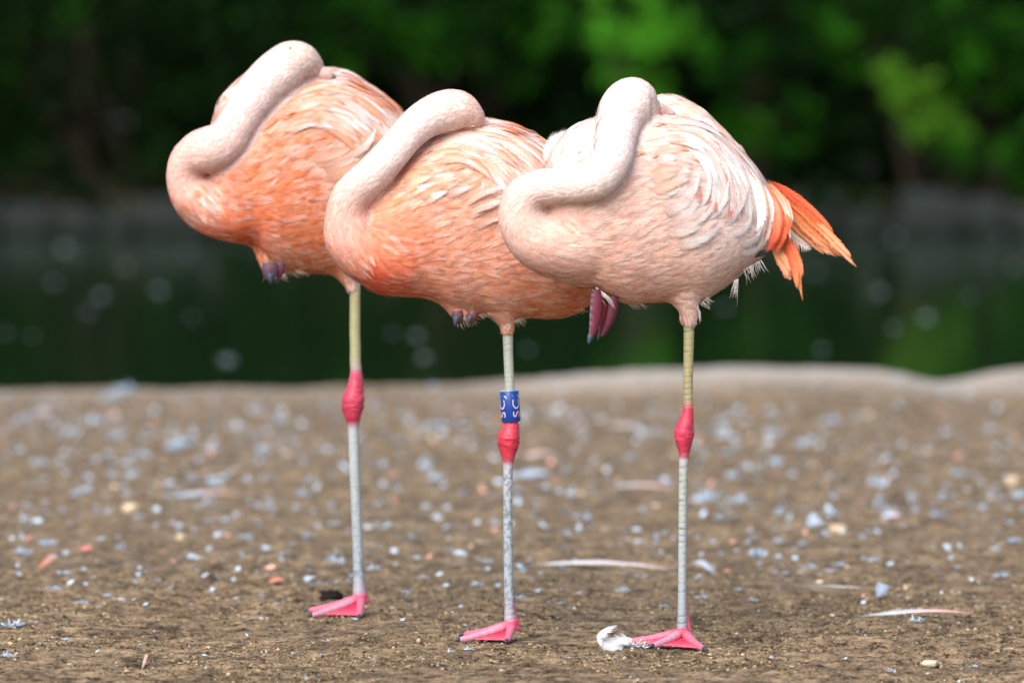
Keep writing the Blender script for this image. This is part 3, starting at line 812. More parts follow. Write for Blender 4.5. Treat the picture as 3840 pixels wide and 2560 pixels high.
        cb, mid, ctip = [np.clip(x * (1 + j), 0, 0.9) for x in (cb, mid, ctip)]
        tilt = norm(rg.normal(size=(n, 3))) * (0.05 * (1 - 0.6 * w))[:, None]
        verts = []; cols_ = []; nrms = []
        for s in range(strands):
            a = ((s + 0.5) / strands - 0.5) * 2 + rg.normal(size=n) * 0.18
            ln = (1 - 0.22 * np.abs(a) + 0.12 * rg.normal(size=n))
            sdv = [norm(np.cross(ns[i], d)) for i in range(3)]
            off = [a * W * 0.30, a * W * 0.5, a * W * 0.5 * spread]
            h = [0.0, 0.65, 1.0]
            P3 = [S[i] + sdv[i] * off[i][:, None] + ns[i] * (lf * h[i] * (1 - 0.15 * a * a) + 0.0004 + rg.normal(size=n) * (0.0002 - 0.00012 * w))[:, None] for i in range(3)]
            P3[2] = P3[1] + (P3[2] - P3[1]) * ln[:, None]
            tw = thick(w) * (0.7 + 0.6 * rg.random(n))
            verts.append(np.stack([P3[0] - sdv[0] * tw[:, None], P3[0] + sdv[0] * tw[:, None], P3[1] - sdv[1] * tw[:, None] * 0.9, P3[1] + sdv[1] * tw[:, None] * 0.9, P3[2]], 1))
            sh = (1 + 0.04 * rg.normal(size=(n, 1)))
            cl_ = np.clip(np.stack([cb * sh, cb * sh, mid * sh, mid * sh, ctip * sh], 1), 0, 0.9); al = np.broadcast_to(np.array([0.9, 0.9, 0.75, 0.75, 0.05])[None, :, None], cl_.shape[:2] + (1,)); cols_.append(np.concatenate([cl_, al], -1))
            nv = [norm(ns[i] + tilt + sdv[i] * (a * 0.16)[:, None] - (d * 0.10 if i == 0 else 0)) for i in range(3)]
            nrms.append(np.stack([nv[0], nv[0], nv[1], nv[1], nv[2]], 1))
        V_ = np.concatenate(verts).reshape(-1, 3); C_ = np.concatenate(cols_).reshape(-1, 4); N_ = np.concatenate(nrms).reshape(-1, 3)
        base = np.arange(len(V_) // 5)[:, None] * 5
        fq = base + np.array([[0, 2, 3, 1]]); ft = base + np.array([[2, 4, 3]])
        me = make_mesh(name, V_ - org, [fq, ft], col=C_, normals=N_)
        link(name, me, parent=root, mat=M_DOWN, kind='stuff')
    rnd = random.randint(0, 9999)
    tufts('body_plumage', 9000, lambda w, u, v, rg: w < 0.55, lambda w, u, v, s: np.interp(v, cfg['len_v'], cfg['len_l']) * 1.25,
          lambda w: np.full(len(w), 0.0075), 8, 0.9, lambda w: np.full(len(w), 0.0008), rnd + 1, lambda w: np.full(len(w), 0.0005), cfg['tipmix'], 0.17)
    tufts('neck_plumage', 7500, lambda w, u, v, rg: w > 0.35, lambda w, u, v, s: np.interp(s, [0, len(nk) * 0.55, len(nk) - 3, len(nk) - 1], [0.016, 0.011, 0.0065, 0.005]),
          lambda w: np.full(len(w), 0.0034), 5, 0.9, lambda w: np.full(len(w), 0.0002), rnd + 2, lambda w: np.full(len(w), 0.00042), 0.10, 0.16)

    # --- contour feathers: overlapping soft vanes over breast, side and belly
    def contour(count, seed):
        rg = np.random.default_rng(seed)
        t = bv[bf]; cr = np.cross(t[:, 1] - t[:, 0], t[:, 2] - t[:, 0]); ar = np.linalg.norm(cr, axis=1); fn = norm(cr)
        pr = ar * np.where(fn[:, 1] > 0.3, 0.25, 1.0); ti = rg.choice(len(bf), count * 2, p=pr / pr.sum())
        p = t[ti].mean(1); c, w, arg, u, v = colour(p)
        k = w < 0.25; p, c, u, v = p[k][:count], c[k][:count], u[k][:count], v[k][:count]
        fd = idw(flow, u, v); VV = []; FF = []; CC = []; NN = []; off = 0
        for i in range(len(p)):
            L = rg.uniform(0.032, 0.056); cur = Vector(p[i]); d = Vector((fd[i, 0] + rg.normal() * .16, rg.normal() * .1, -fd[i, 1] + rg.normal() * .16)).normalized()
            sp = []; ns = []
            for q in range(7):
                loc, nr2, _, dist = bvh.find_nearest(cur)
                sp.append(np.array(loc)); ns.append(np.array(nr2))
                d = (d - nr2 * d.dot(nr2)).normalized(); cur = loc + d * (L / 6)
            warm = rg.random() < cfg['speckle'] * 1.2
            base = c[i] * np.array([1.0, 0.94, 0.91]) * rg.uniform(0.86, 1.10); tip = c[i] * 0.62 + WHITE * 0.38 if not warm else np.asarray(cfg['speckle_c']) * 0.7 + c[i] * 0.3
            V_, F_, C_, N_ = feather_mesh(np.array(sp), np.array(ns), rg.uniform(0.010, 0.017), base, tip, 0.0009 + 0.0006 * rg.random(), cup=0.0, tip=0.35, soft=0.92, root_fade=0.5, notch=0.2, seed=int(rg.integers(1e9)), base_sink=0.001, shaft=0.0, rise=0.0004, croot=c[i], raw=True, nbmax=18)
            VV.append(V_); FF.append(F_ + off); CC.append(C_); NN.append(N_); off += len(V_)
        me = make_mesh('contour_plumage', np.vstack(VV) - org, np.concatenate(FF), col=np.vstack(CC), normals=np.vstack(NN))
        link('contour_plumage', me, parent=root, mat=M_DOWN, kind='stuff')
    contour(900, rnd + 3)

    # --- vane feathers of wings and tail, each its own part
    def spine_on(pts, n=13, back=0.0, ydir=None):
        q = catmull(np.asarray(pts, float), n)
        ys = np.full(n, np.nan); nn = np.zeros((n, 3))
        for i in range(n):
            o = P(b.ox + q[i, 0] / b.sc, b.oy + q[i, 1] / b.sc, b.D - 1.0); d = norm(o - camp)
            h = torso_bvh.ray_cast(Vector(o), Vector(d))
            if h[0] is not None and abs(h[0][1] - b.D) < 0.3:
                ys[i] = h[0][1] - b.D; k = np.array(h[1]); nn[i] = k if k @ d < 0 else -k
        ok = ~np.isnan(ys)
        if ydir is not None: ys = np.linspace(ydir[0], ydir[1], n) * mpu; nn[:] = norm(np.array([0.15, -1, 0.35]))
        elif ok.sum() >= 2:
            ix = np.arange(n); sl = 0.004
            ys = np.interp(ix, ix[ok], ys[ok]); last = ix[ok][-1]; first = ix[ok][0]
            ys[last:] = ys[last] + sl * np.arange(n - last); ys[:first] = ys[first]
            nn = np.stack([np.interp(ix, ix[ok], nn[ok][:, a]) for a in range(3)], -1)
        else: ys = np.zeros(n); nn[:] = (0, -1, 0.2)
        for _ in range(2):
            ys[1:-1] = (ys[:-2] + 2 * ys[1:-1] + ys[2:]) / 4; nn[1:-1] = (nn[:-2] + 2 * nn[1:-1] + nn[2:]) / 4
        return b.W(q[:, 0], q[:, 1], ys) + 0.0, norm(nn)
    cnt = [0]
    def feather(name, pts, width, cb, ct, lift, label=None, ydir=None, **kw):
        sp, nn = spine_on(pts, ydir=ydir); cnt[0] += 1
        if ydir is None:
            p0 = np.asarray(pts, float)[0]; kw['croot'] = idw(cfg['cols'], np.array([p0[0]]), np.array([p0[1]]))[0]
        me = feather_mesh(sp - org, nn, width * mpu, cb, ct, lift, uvz=cnt[0] * 7.3, seed=cnt[0], **kw)
        o = link(name, me, parent=root, mat=M_FEATHER)
        if label: o['label'] = label
    rg = np.random.default_rng(rnd)
    for fam in cfg['families']:
        Ac, Bc = catmull(fam['A'], 60), catmull(fam['B'], 60)
        for j in range(fam['n']):
            t = (j + 0.0) / max(fam['n'] - 1, 1)
            for (s0, s1) in fam['spans']:
                tt = np.clip(t + rg.normal() * 0.25 / fam['n'], -0.05, 1.05)
                C = Ac * (1 - tt) + Bc * tt
                a0 = np.clip(s0 + abs(rg.normal()) * (0.10 if s0 < 0.05 else 0.05), 0, 0.8); a1 = np.clip(s1 + rg.normal() * 0.06, a0 + 0.2, 1.0)
                ii = np.linspace(a0 * 59, a1 * 59, 7); pts = np.stack([np.interp(ii, np.arange(60), C[:, k]) for k in (0, 1)], -1)
                pts += rg.normal(size=2) * 4
                pal = fam['pal']; pi = rg.choice(len(pal), p=np.asarray(fam['pw'](t)) / np.sum(fam['pw'](t)))
                cb, ct, ed = pal[pi]
                feather('wing_feather', pts, fam['width'] * (0.85 + 0.3 * rg.random()), cb, ct,
                        fam['lift'] * 0.6 + 0.0016 * t + 0.0016 * (1 - s0) + rg.random() * 0.0006, edge=ed, tip=fam.get('tip', 0.55), notch=0.06, base_sink=0.0007, soft=fam.get('soft', 0.7), root_fade=fam.get('fade', 0.32))
    for (su, sv) in cfg.get('streaks', []):
        dr = norm(idw(flow, np.array([su], float), np.array([sv], float)))[0]; hl = rg.uniform(38, 60)
        bend = np.array([-dr[1], dr[0]]) * rg.uniform(4, 12)
        pts = [np.array([su, sv]) - dr * hl, np.array([su, sv]) - bend, np.array([su, sv]) + dr * hl]
        feather('wing_feather', pts, rg.uniform(26, 40), PO, cfg['streak_c'], 0.0030 + rg.random() * 0.001, tip=0.4, notch=0.1, base_sink=0.0, soft=0.9, root_fade=0.4, rise=0.0)
    for f in cfg['feathers']:
        f = dict(f); nm = f.pop('name'); pts = f.pop('pts'); wd = f.pop('w'); cb = f.pop('cb'); ct = f.pop('ct'); lf = f.pop('lift', 0.006)
        if nm == 'tail_feather':
            f['tip'] = 0.5; f['shaft'] = 0.06; f['soft'] = 0.3
            for q in range(2):
                pj = np.asarray(pts, float); off = (np.array([10, -14]) if q else np.array([-6, 10])) * np.linspace(0.3, 1, len(pj))[:, None] + rg.normal(size=2) * 5
                pj = pj + off; pj[-1] = pj[-1] + (pj[-2] - pj[-1]) * rg.uniform(0.1, 0.7)
                feather(nm, pj, wd * 0.75, np.asarray(cb) * (0.92, 1.0, 1.0), ct, lf + 0.001 * (q * 2 - 1), **f)
            wd *= 1.1
        feather(nm, pts, wd, cb, ct, lf, **f)
    # --- loose wisps hanging at edges
    for ws in cfg['wisps']:
        Aw = Acc(); n = ws['n'] * 2
        for k in range(n):
            s = (k + 0.5) / n
            p0 = np.asarray(ws['a']) * (1 - s) + np.asarray(ws['b']) * s; d = np.asarray(ws['d'], float) * (0.65 + 0.6 * rg.random()) + rg.normal(size=2) * ws.get('j', 12)
            q = catmull([p0, p0 + d * 0.5 + rg.normal(size=2) * 5, p0 + d], 6)
            v, f = tube(b.W(q[:, 0], q[:, 1], (ws['y'] + rg.normal() * ws.get('yj', 30)) * mpu) - org, np.linspace(ws.get('r', 1.7), 0.3, 6) * mpu, 5)
            Aw.add(v, f, np.clip(np.asarray(ws['c']) * (0.9 + 0.15 * rg.random()), 0, 0.9))
        link('wisp', Aw.mesh('wisp'), parent=root, mat=M_DOWN)
    return root, b, org

O_ = (0.82, 0.27, 0.10); PO = (0.85, 0.41, 0.23); PE = (0.87, 0.60, 0.48); PK = (0.88, 0.66, 0.60); RD = (0.74, 0.09, 0.03); WH = (0.90, 0.81, 0.78)

LEGCOL_Y = (0.50, 0.42, 0.20); LEG_W = (0.55, 0.56, 0.52); LEG_P = (0.62, 0.055, 0.11); LEG_G = (0.56, 0.55, 0.45)

def legrows(rows):
    return rows

# ---- the palest bird (right), traced from a 1.479x enlargement with origin (1820, 240)
def z5(x, y): return ((2100 + x / 1.12 - 1820) * 1.479, (1100 + y / 1.12 - 240) * 1.479)
def leg_from(zf, rows, ks):
    return [(*zf(x, y), r * ks) for x, y, r in rows]
k5 = 1.479 / 1.12
bird3 = dict(
    map=(1820, 240, 1.479, 7.69, 0.3), wash=0.14, label='palest pink flamingo with long orange tail feathers, asleep beside a curled white feather',
    torso=[(320, 640, 1080), (360, 490, 1160), (450, 374, 1222), (520, 334, 1236), (605, 304, 1240), (700, 290, 1295), (800, 275, 1330), (900, 268, 1322), (985, 275, 1315), (1060, 285, 1318), (1140, 305, 1322), (1220, 335, 1305), (1300, 385, 1250), (1370, 440, 1200), (1450, 520, 1135), (1510, 585, 1085), (1560, 665, 1040), (1600, 745, 985), (1625, 820, 920)],
    w=345, yc=(-190, 230),
    lobes=[dict(st=[(860, 230, 420), (930, 185, 440), (985, 168, 450), (1060, 180, 470), (1140, 214, 500), (1220, 264, 540), (1300, 347, 600), (1370, 414, 660), (1440, 490, 720)], w=110, y=210)],
    neck=[(700, 930, 200, -130, .84, .60, .50), (560, 975, 225, -170, .84, .60, .50), (420, 985, 212, -205, .84, .62, .52), (295, 950, 184, -245, .84, .63, .54), (226, 880, 152, -275, .84, .66, .58), (213, 800, 134, -300, .83, .68, .61), (236, 733, 120, -330, .83, .70, .64), (300, 690, 106, -365, .83, .71, .65),
          (400, 677, 99, -400, .84, .75, .71), (490, 672, 101, -425, .84, .76, .72), (585, 655, 108, -440, .84, .76, .72), (660, 605, 110, -435, .84, .77, .74), (708, 520, 110, -405, .84, .78, .75), (723, 430, 114, -330, .84, .78, .75), (742, 335, 124, -235, .84, .78, .74), (775, 255, 146, -160, .84, .78, .73), (815, 215, 140, -110, .83, .77, .71), (858, 218, 122, -80, .83, .75, .68), (905, 245, 82, -55, .83, .68, .62), (945, 258, 50, -30, .82, .58, .54)],
    streaks=[(960, 350), (1180, 352), (1080, 480), (930, 520), (1150, 530), (850, 510), (1240, 420), (1330, 470), (1400, 560), (1440, 590), (1470, 640), (1490, 680), (1010, 560), (1380, 500), (1510, 640), (1535, 690), (1300, 400), (1545, 740), (1420, 500)], streak_c=(.84, .36, .16),
    neck_from=2.2,
    thigh=[[(1090, 1180, 150, -20), (1110, 1290, 86, -20), (1128, 1370, 48, -15), (1133, 1430, 31, -10), (1131, 1460, 20, -10)]],
    cols=[(400, 1000, .84, .64, .54), (300, 1120, .82, .54, .43), (600, 1200, .84, .50, .38), (600, 900, .83, .58, .47), (800, 850, .84, .60, .50), (900, 1150, .82, .56, .45), (1000, 1270, .82, .54, .42), (1200, 1200, .82, .64, .55), (1130, 1330, .83, .68, .60), (1135, 1430, .82, .78, .74), (1350, 1100, .84, .74, .69), (1100, 800, .81, .66, .63), (1000, 550, .83, .64, .56), (900, 420, .85, .70, .63), (1150, 320, .84, .76, .72), (450, 450, .85, .78, .74), (1500, 1000, .84, .78, .74), (1250, 900, .82, .70, .68), (800, 1050, .83, .58, .47)],
    flow=[(400, 1000, 1, .12), (350, 880, .6, .6), (500, 850, 1, -.1), (700, 900, 1, -.4), (900, 1000, 1, -.25), (900, 1150, 1, 0), (700, 1200, 1, .05), (1100, 1150, 1, -.1), (1300, 1100, 1, -.35), (1000, 800, 1, -.35), (900, 650, 1, -.15), (900, 450, 1, -.3), (1100, 350, 1, .25), (1300, 500, .7, .8), (1500, 800, .15, 1), (1130, 1380, .1, 1), (1000, 1290, 1, .15), (450, 450, .6, -.8), (1450, 1050, .9, .2)],
    len_v=[200, 800, 1000, 1300, 1450], len_l=[0.024, 0.021, 0.018, 0.017, 0.012], speckle=0.07, speckle_c=(.84, .45, .28), tipmix=0.28,
    leg=leg_from(z5, [(541, 120, 22), (541, 200, 22), (539, 300, 20.5), (538, 400, 20), (539, 455, 20), (539, 480, 21.5), (534, 520, 28), (525, 560, 38), (521, 592, 42.5), (521, 622, 37), (521, 655, 27), (520, 690, 21), (517, 800, 18.5), (515, 950, 18), (514, 1100, 17.5), (513, 1250, 17.5), (513, 1340, 19), (513, 1390, 22), (514, 1425, 27), (515, 1448, 31)], k5),
    leg_col=[(z5(0, y)[1], *c) for y, c in ((100, (.62, .60, .48)), (150, LEGCOL_Y), (440, LEGCOL_Y), (468, (.6, .25, .2)), (482, LEG_P), (650, LEG_P), (684, (.5, .12, .16)), (698, (.58, .55, .55)), (780, LEG_G), (1000, LEG_W), (1300, (.50, .53, .56)), (1400, (.42, .40, .46)), (1428, LEG_P), (1460, (.72, .08, .14)))],
    ring=26 * k5, ring_v=[z5(0, y)[1] for y in (100, 460, 480, 560, 660, 700, 1410, 1440)], ring_w=[1, 1, .15, .12, .15, 1, 1, .2], ring_dark=0.85,
    blotch=0.0, blot_v=[0, 1], blot_w=[0, 0],
    toes=[(2352, 7.69), (2450, 7.628), (2640, 7.622)],
    tendon=[z5(526, 1260), z5(533, 1350), z5(538, 1410), z5(540, 1445)],
    tucked=[dict(p=[(2236, 1085, 16), (2236, 1120, 21), (2234, 1170, 23), (2228, 1220, 18), (2219, 1256, 12), (2214, 1272, 8)], y=-0.055, c=(.13, .014, .032), side=-1),
            dict(p=[(2302, 1110, 17), (2298, 1150, 20), (2288, 1195, 18), (2271, 1235, 12), (2255, 1262, 6)], y=-0.045, c=(.085, .010, .022), side=1),
            dict(p=[(2268, 1110, 18), (2262, 1180, 14), (2252, 1245, 9), (2246, 1262, 6)], y=-0.038, c=(.16, .012, .018), side=-1)],
    claws=[(2214, 1262, 2207, 1292, 11, -0.056), (2246, 1258, 2240, 1276, 7, -0.042)],
    bill=[(940, 250, 46, -30, ), (985, 262, 36, 20), (1030, 290, 30, 60), (1060, 330, 22, 90)],
    eye=(962, 243, 11), eye_c=((.02, .015, .012), (.45, .25, .12)),
    families=[
        dict(A=[(905, 330), (1060, 318), (1210, 350), (1340, 440), (1450, 560), (1530, 690), (1570, 830), (1575, 960)], B=[(880, 470), (980, 440), (1090, 450), (1180, 510), (1225, 590), (1245, 680), (1250, 760), (1240, 840)], n=13, spans=[(0.38, 1.0), (0.18, 0.72), (0.0, 0.45)], width=64, lift=0.0015,
             pal=[(WH, WH, None), (PE, WH, None), (WH, PK, PE), (PO, PE, None), (PE, WH, O_), (PK, WH, None)], pw=lambda t: [3.2, 2, 1.5, 0.5 + 1.2 * t, 2.4 - 1.8 * t, 1.2]),
        dict(A=[(985, 180), (1110, 215), (1220, 285), (1330, 390), (1420, 490)], B=[(965, 255), (1080, 270), (1190, 320), (1290, 400), (1390, 500)], n=4, spans=[(0.3, 1.0), (0.0, 0.62)], width=62, lift=-0.002, pal=[(WH, WH, None), (PE, WH, PO), (PO, PE, None)], pw=lambda t: [2, 2, 1.2]),
        dict(A=[(335, 560), (365, 480), (420, 410), (500, 350), (600, 312)], B=[(470, 570), (500, 500), (540, 440), (590, 390), (640, 350)], n=4, spans=[(0.4, 1.0), (0.0, 0.6)], width=80, lift=0.0, pal=[(WH, WH, None), (WH, WH, PE)], pw=lambda t: [3, 1.0]),
        dict(A=[(870, 560), (960, 500), (1060, 490), (1140, 540)], B=[(860, 720), (960, 690), (1060, 660), (1130, 640)], n=6, spans=[(0.0, 0.75), (0.25, 1.0)], width=84, lift=0.003, soft=0.95, fade=0.6, tip=0.4, pal=[(PK, WH, None), (PE, WH, None), (PO, PE, None), (PE, PK, PO)], pw=lambda t: [1.6, 2.0, 1.4, 1.4]),
        dict(A=[(880, 740), (980, 740), (1080, 700), (1130, 650)], B=[(960, 960), (1080, 980), (1200, 950), (1300, 880)], n=8, spans=[(0.0, 0.8), (0.3, 1.0)], width=84, lift=0.002, soft=0.95, fade=0.6, tip=0.4, pal=[(PE, PK, None), (PK, WH, None), (PE, WH, PK)], pw=lambda t: [1.6, 2, 1]),
    ],
    feathers=[dict(name='tail_feather', pts=p, w=w, cb=cb, ct=ct, lift=lf, ydir=yd, tip=tp, notch=0.08, edge=ed) for p, w, cb, ct, lf, yd, tp, ed in [
        # long upper bundle
        ([(1560, 660), (1660, 720), (1790, 840), (1900, 960), (1990, 1060), (2055, 1135)], 58, O_, PO, 0.004, (150, 250), .6, O_),
        ([(1560, 690), (1660, 760), (1770, 850), (1870, 950), (1960, 1040), (2020, 1090)], 60, (.80, .18, .05), O_, 0.002, (155, 255), .7, RD),
        ([(1570, 720), (1650, 790), (1740, 870), (1830, 960), (1900, 1030), (1950, 1070)], 66, (.82, .20, .06), PO, 0.0, (160, 250), .7, O_),
        ([(1560, 640), (1640, 690), (1740, 770), (1830, 860), (1890, 930), (1920, 970)], 50, RD, (.80, .16, .05), 0.006, (150, 235), .75, None),
        ([(1570, 760), (1640, 830), (1700, 900), (1760, 960), (1800, 1000), (1815, 1025)], 120, PE, WH, -0.004, (170, 245), .8, PO),
        ([(1580, 740), (1660, 830), (1740, 910), (1820, 980), (1880, 1030), (1915, 1055)], 60, O_, PO, -0.002, (165, 250), .7, O_),
        ([(1570, 700), (1670, 790), (1770, 890), (1850, 970), (1900, 1010), (1940, 1050)], 70, O_, PO, 0.001, (158, 250), .7, O_),
        ([(1565, 670), (1655, 735), (1760, 820), (1860, 920), (1940, 1000), (1985, 1050)], 56, (.80, .18, .05), O_, 0.005, (150, 245), .7, RD),
        # lower bundle
        ([(1590, 780), (1625, 860), (1650, 950), (1690, 1060), (1730, 1180), (1757, 1320)], 56, O_, (.82, .36, .12), 0.004, (110, 120), .6, RD),
        ([(1590, 820), (1640, 920), (1680, 1000), (1720, 1090), (1740, 1150), (1748, 1200)], 52, RD, O_, 0.006, (105, 115), .7, None),
        ([(1570, 900), (1610, 980), (1640, 1060), (1670, 1130), (1685, 1180), (1690, 1205)], 60, O_, PO, 0.002, (100, 112), .75, RD),
        ([(1560, 940), (1600, 1020), (1630, 1080), (1655, 1130), (1668, 1165), (1672, 1195)], 54, (.82, .30, .12), PO, 0.005, (95, 105), .75, None),
        ([(1610, 900), (1655, 1000), (1690, 1090), (1712, 1160), (1722, 1210), (1727, 1260)], 44, RD, O_, 0.007, (100, 110), .7, O_),
        # dark red folded edge of the wing
        ([(1540, 640), (1590, 740), (1612, 830), (1610, 920), (1585, 1000), (1545, 1065)], 74, (.80, .34, .18), RD, 0.015, (50, 75), .8, RD),
        ([(1560, 650), (1615, 740), (1645, 830), (1650, 920), (1630, 1000), (1600, 1070)], 66, O_, RD, 0.013, (65, 85), .8, (.82, .16, .05)),
        ([(1590, 670), (1650, 760), (1680, 850), (1690, 920)], 34, PE, WH, 0.012, (85, 105), .8, O_),
        ([(1560, 640), (1625, 750), (1668, 870), (1680, 1000)], 30, PO, WH, 0.014, (70, 95), .8, O_),
        ([(1480, 590), (1540, 700), (1566, 800), (1564, 900), (1545, 980), (1515, 1050)], 54, WH, PE, 0.012, (30, 70), .8, None),
        ([(1440, 560), (1500, 660), (1530, 770), (1535, 870), (1522, 960), (1495, 1030)], 56, WH, WH, 0.013, (-20, 50), .8, O_),
        ([(1400, 540), (1470, 640), (1510, 750), (1520, 850), (1510, 930), (1490, 1000)], 66, PK, WH, 0.013, (-70, 20), .8, None),
        ([(1480, 1070), (1520, 1060), (1555, 1052), (1580, 1050)], 30, (.02, .02, .02), (.02, .02, .02), 0.006, (40, 70), .7, None),
        ]] + [dict(name='curled_feather', pts=p, w=w, cb=WH, ct=WH, lift=0.007, tip=.40, notch=0.28, cup=0.12, edge=ed) for p, w, ed in [
        ([(1040, 815), (1100, 770), (1150, 700), (1165, 640), (1168, 578)], 44, None),
        ([(1100, 860), (1180, 800), (1225, 720), (1225, 640), (1222, 565)], 40, None),
        ([(1110, 900), (1200, 860), (1250, 790), (1250, 720), (1255, 640)], 36, PK),
        ([(1170, 900), (1250, 850), (1310, 770), (1325, 700), (1332, 640)], 44, None),
        ([(1250, 930), (1330, 890), (1390, 810), (1425, 730), (1448, 650)], 46, PK),
        ([(1280, 970), (1370, 950), (1430, 900), (1450, 850), (1455, 790)], 44, None),
        ([(1330, 1020), (1420, 1000), (1480, 960), (1500, 920), (1512, 880)], 60, None),
        ([(1330, 1060), (1420, 1050), (1480, 1020), (1510, 980), (1520, 920)], 56, None)]]
        + [dict(name='wing_feather', pts=p, w=w, cb=RD, ct=(.78, .2, .16), lift=0.009, tip=.6) for p, w in [([(1150, 800), (1172, 750), (1180, 700)], 24), ([(1225, 850), (1255, 800), (1265, 760)], 22), ([(1300, 900), (1335, 850), (1350, 800)], 20)]],
    wisps=[dict(a=(1380, 1200), b=(1405, 1190), d=(-15, 95), n=10, y=40, c=WH, j=14), dict(a=(1430, 1140), b=(1530, 1085), d=(20, 62), n=16, y=60, c=WH, j=12), dict(a=(1190, 1330), b=(1230, 1290), d=(30, 30), n=9, y=0, c=(.84, .74, .68), j=8),
           dict(a=(790, 1335), b=(870, 1325), d=(35, 25), n=9, y=-40, c=(.84, .66, .54), j=6), dict(a=(1075, 1370), b=(1090, 1420), d=(12, 60), n=7, y=-20, c=(.82, .42, .36), j=8), dict(a=(610, 1235), b=(680, 1285), d=(55, 70), n=8, y=-215, c=WH, j=8, yj=6),
           dict(a=(1480, 900), b=(1515, 960), d=(22, -40), n=10, y=-40, c=WH, j=10), dict(a=(1180, 1340), b=(1185, 1400), d=(8, 40), n=6, y=-5, c=WH, j=6)],
)

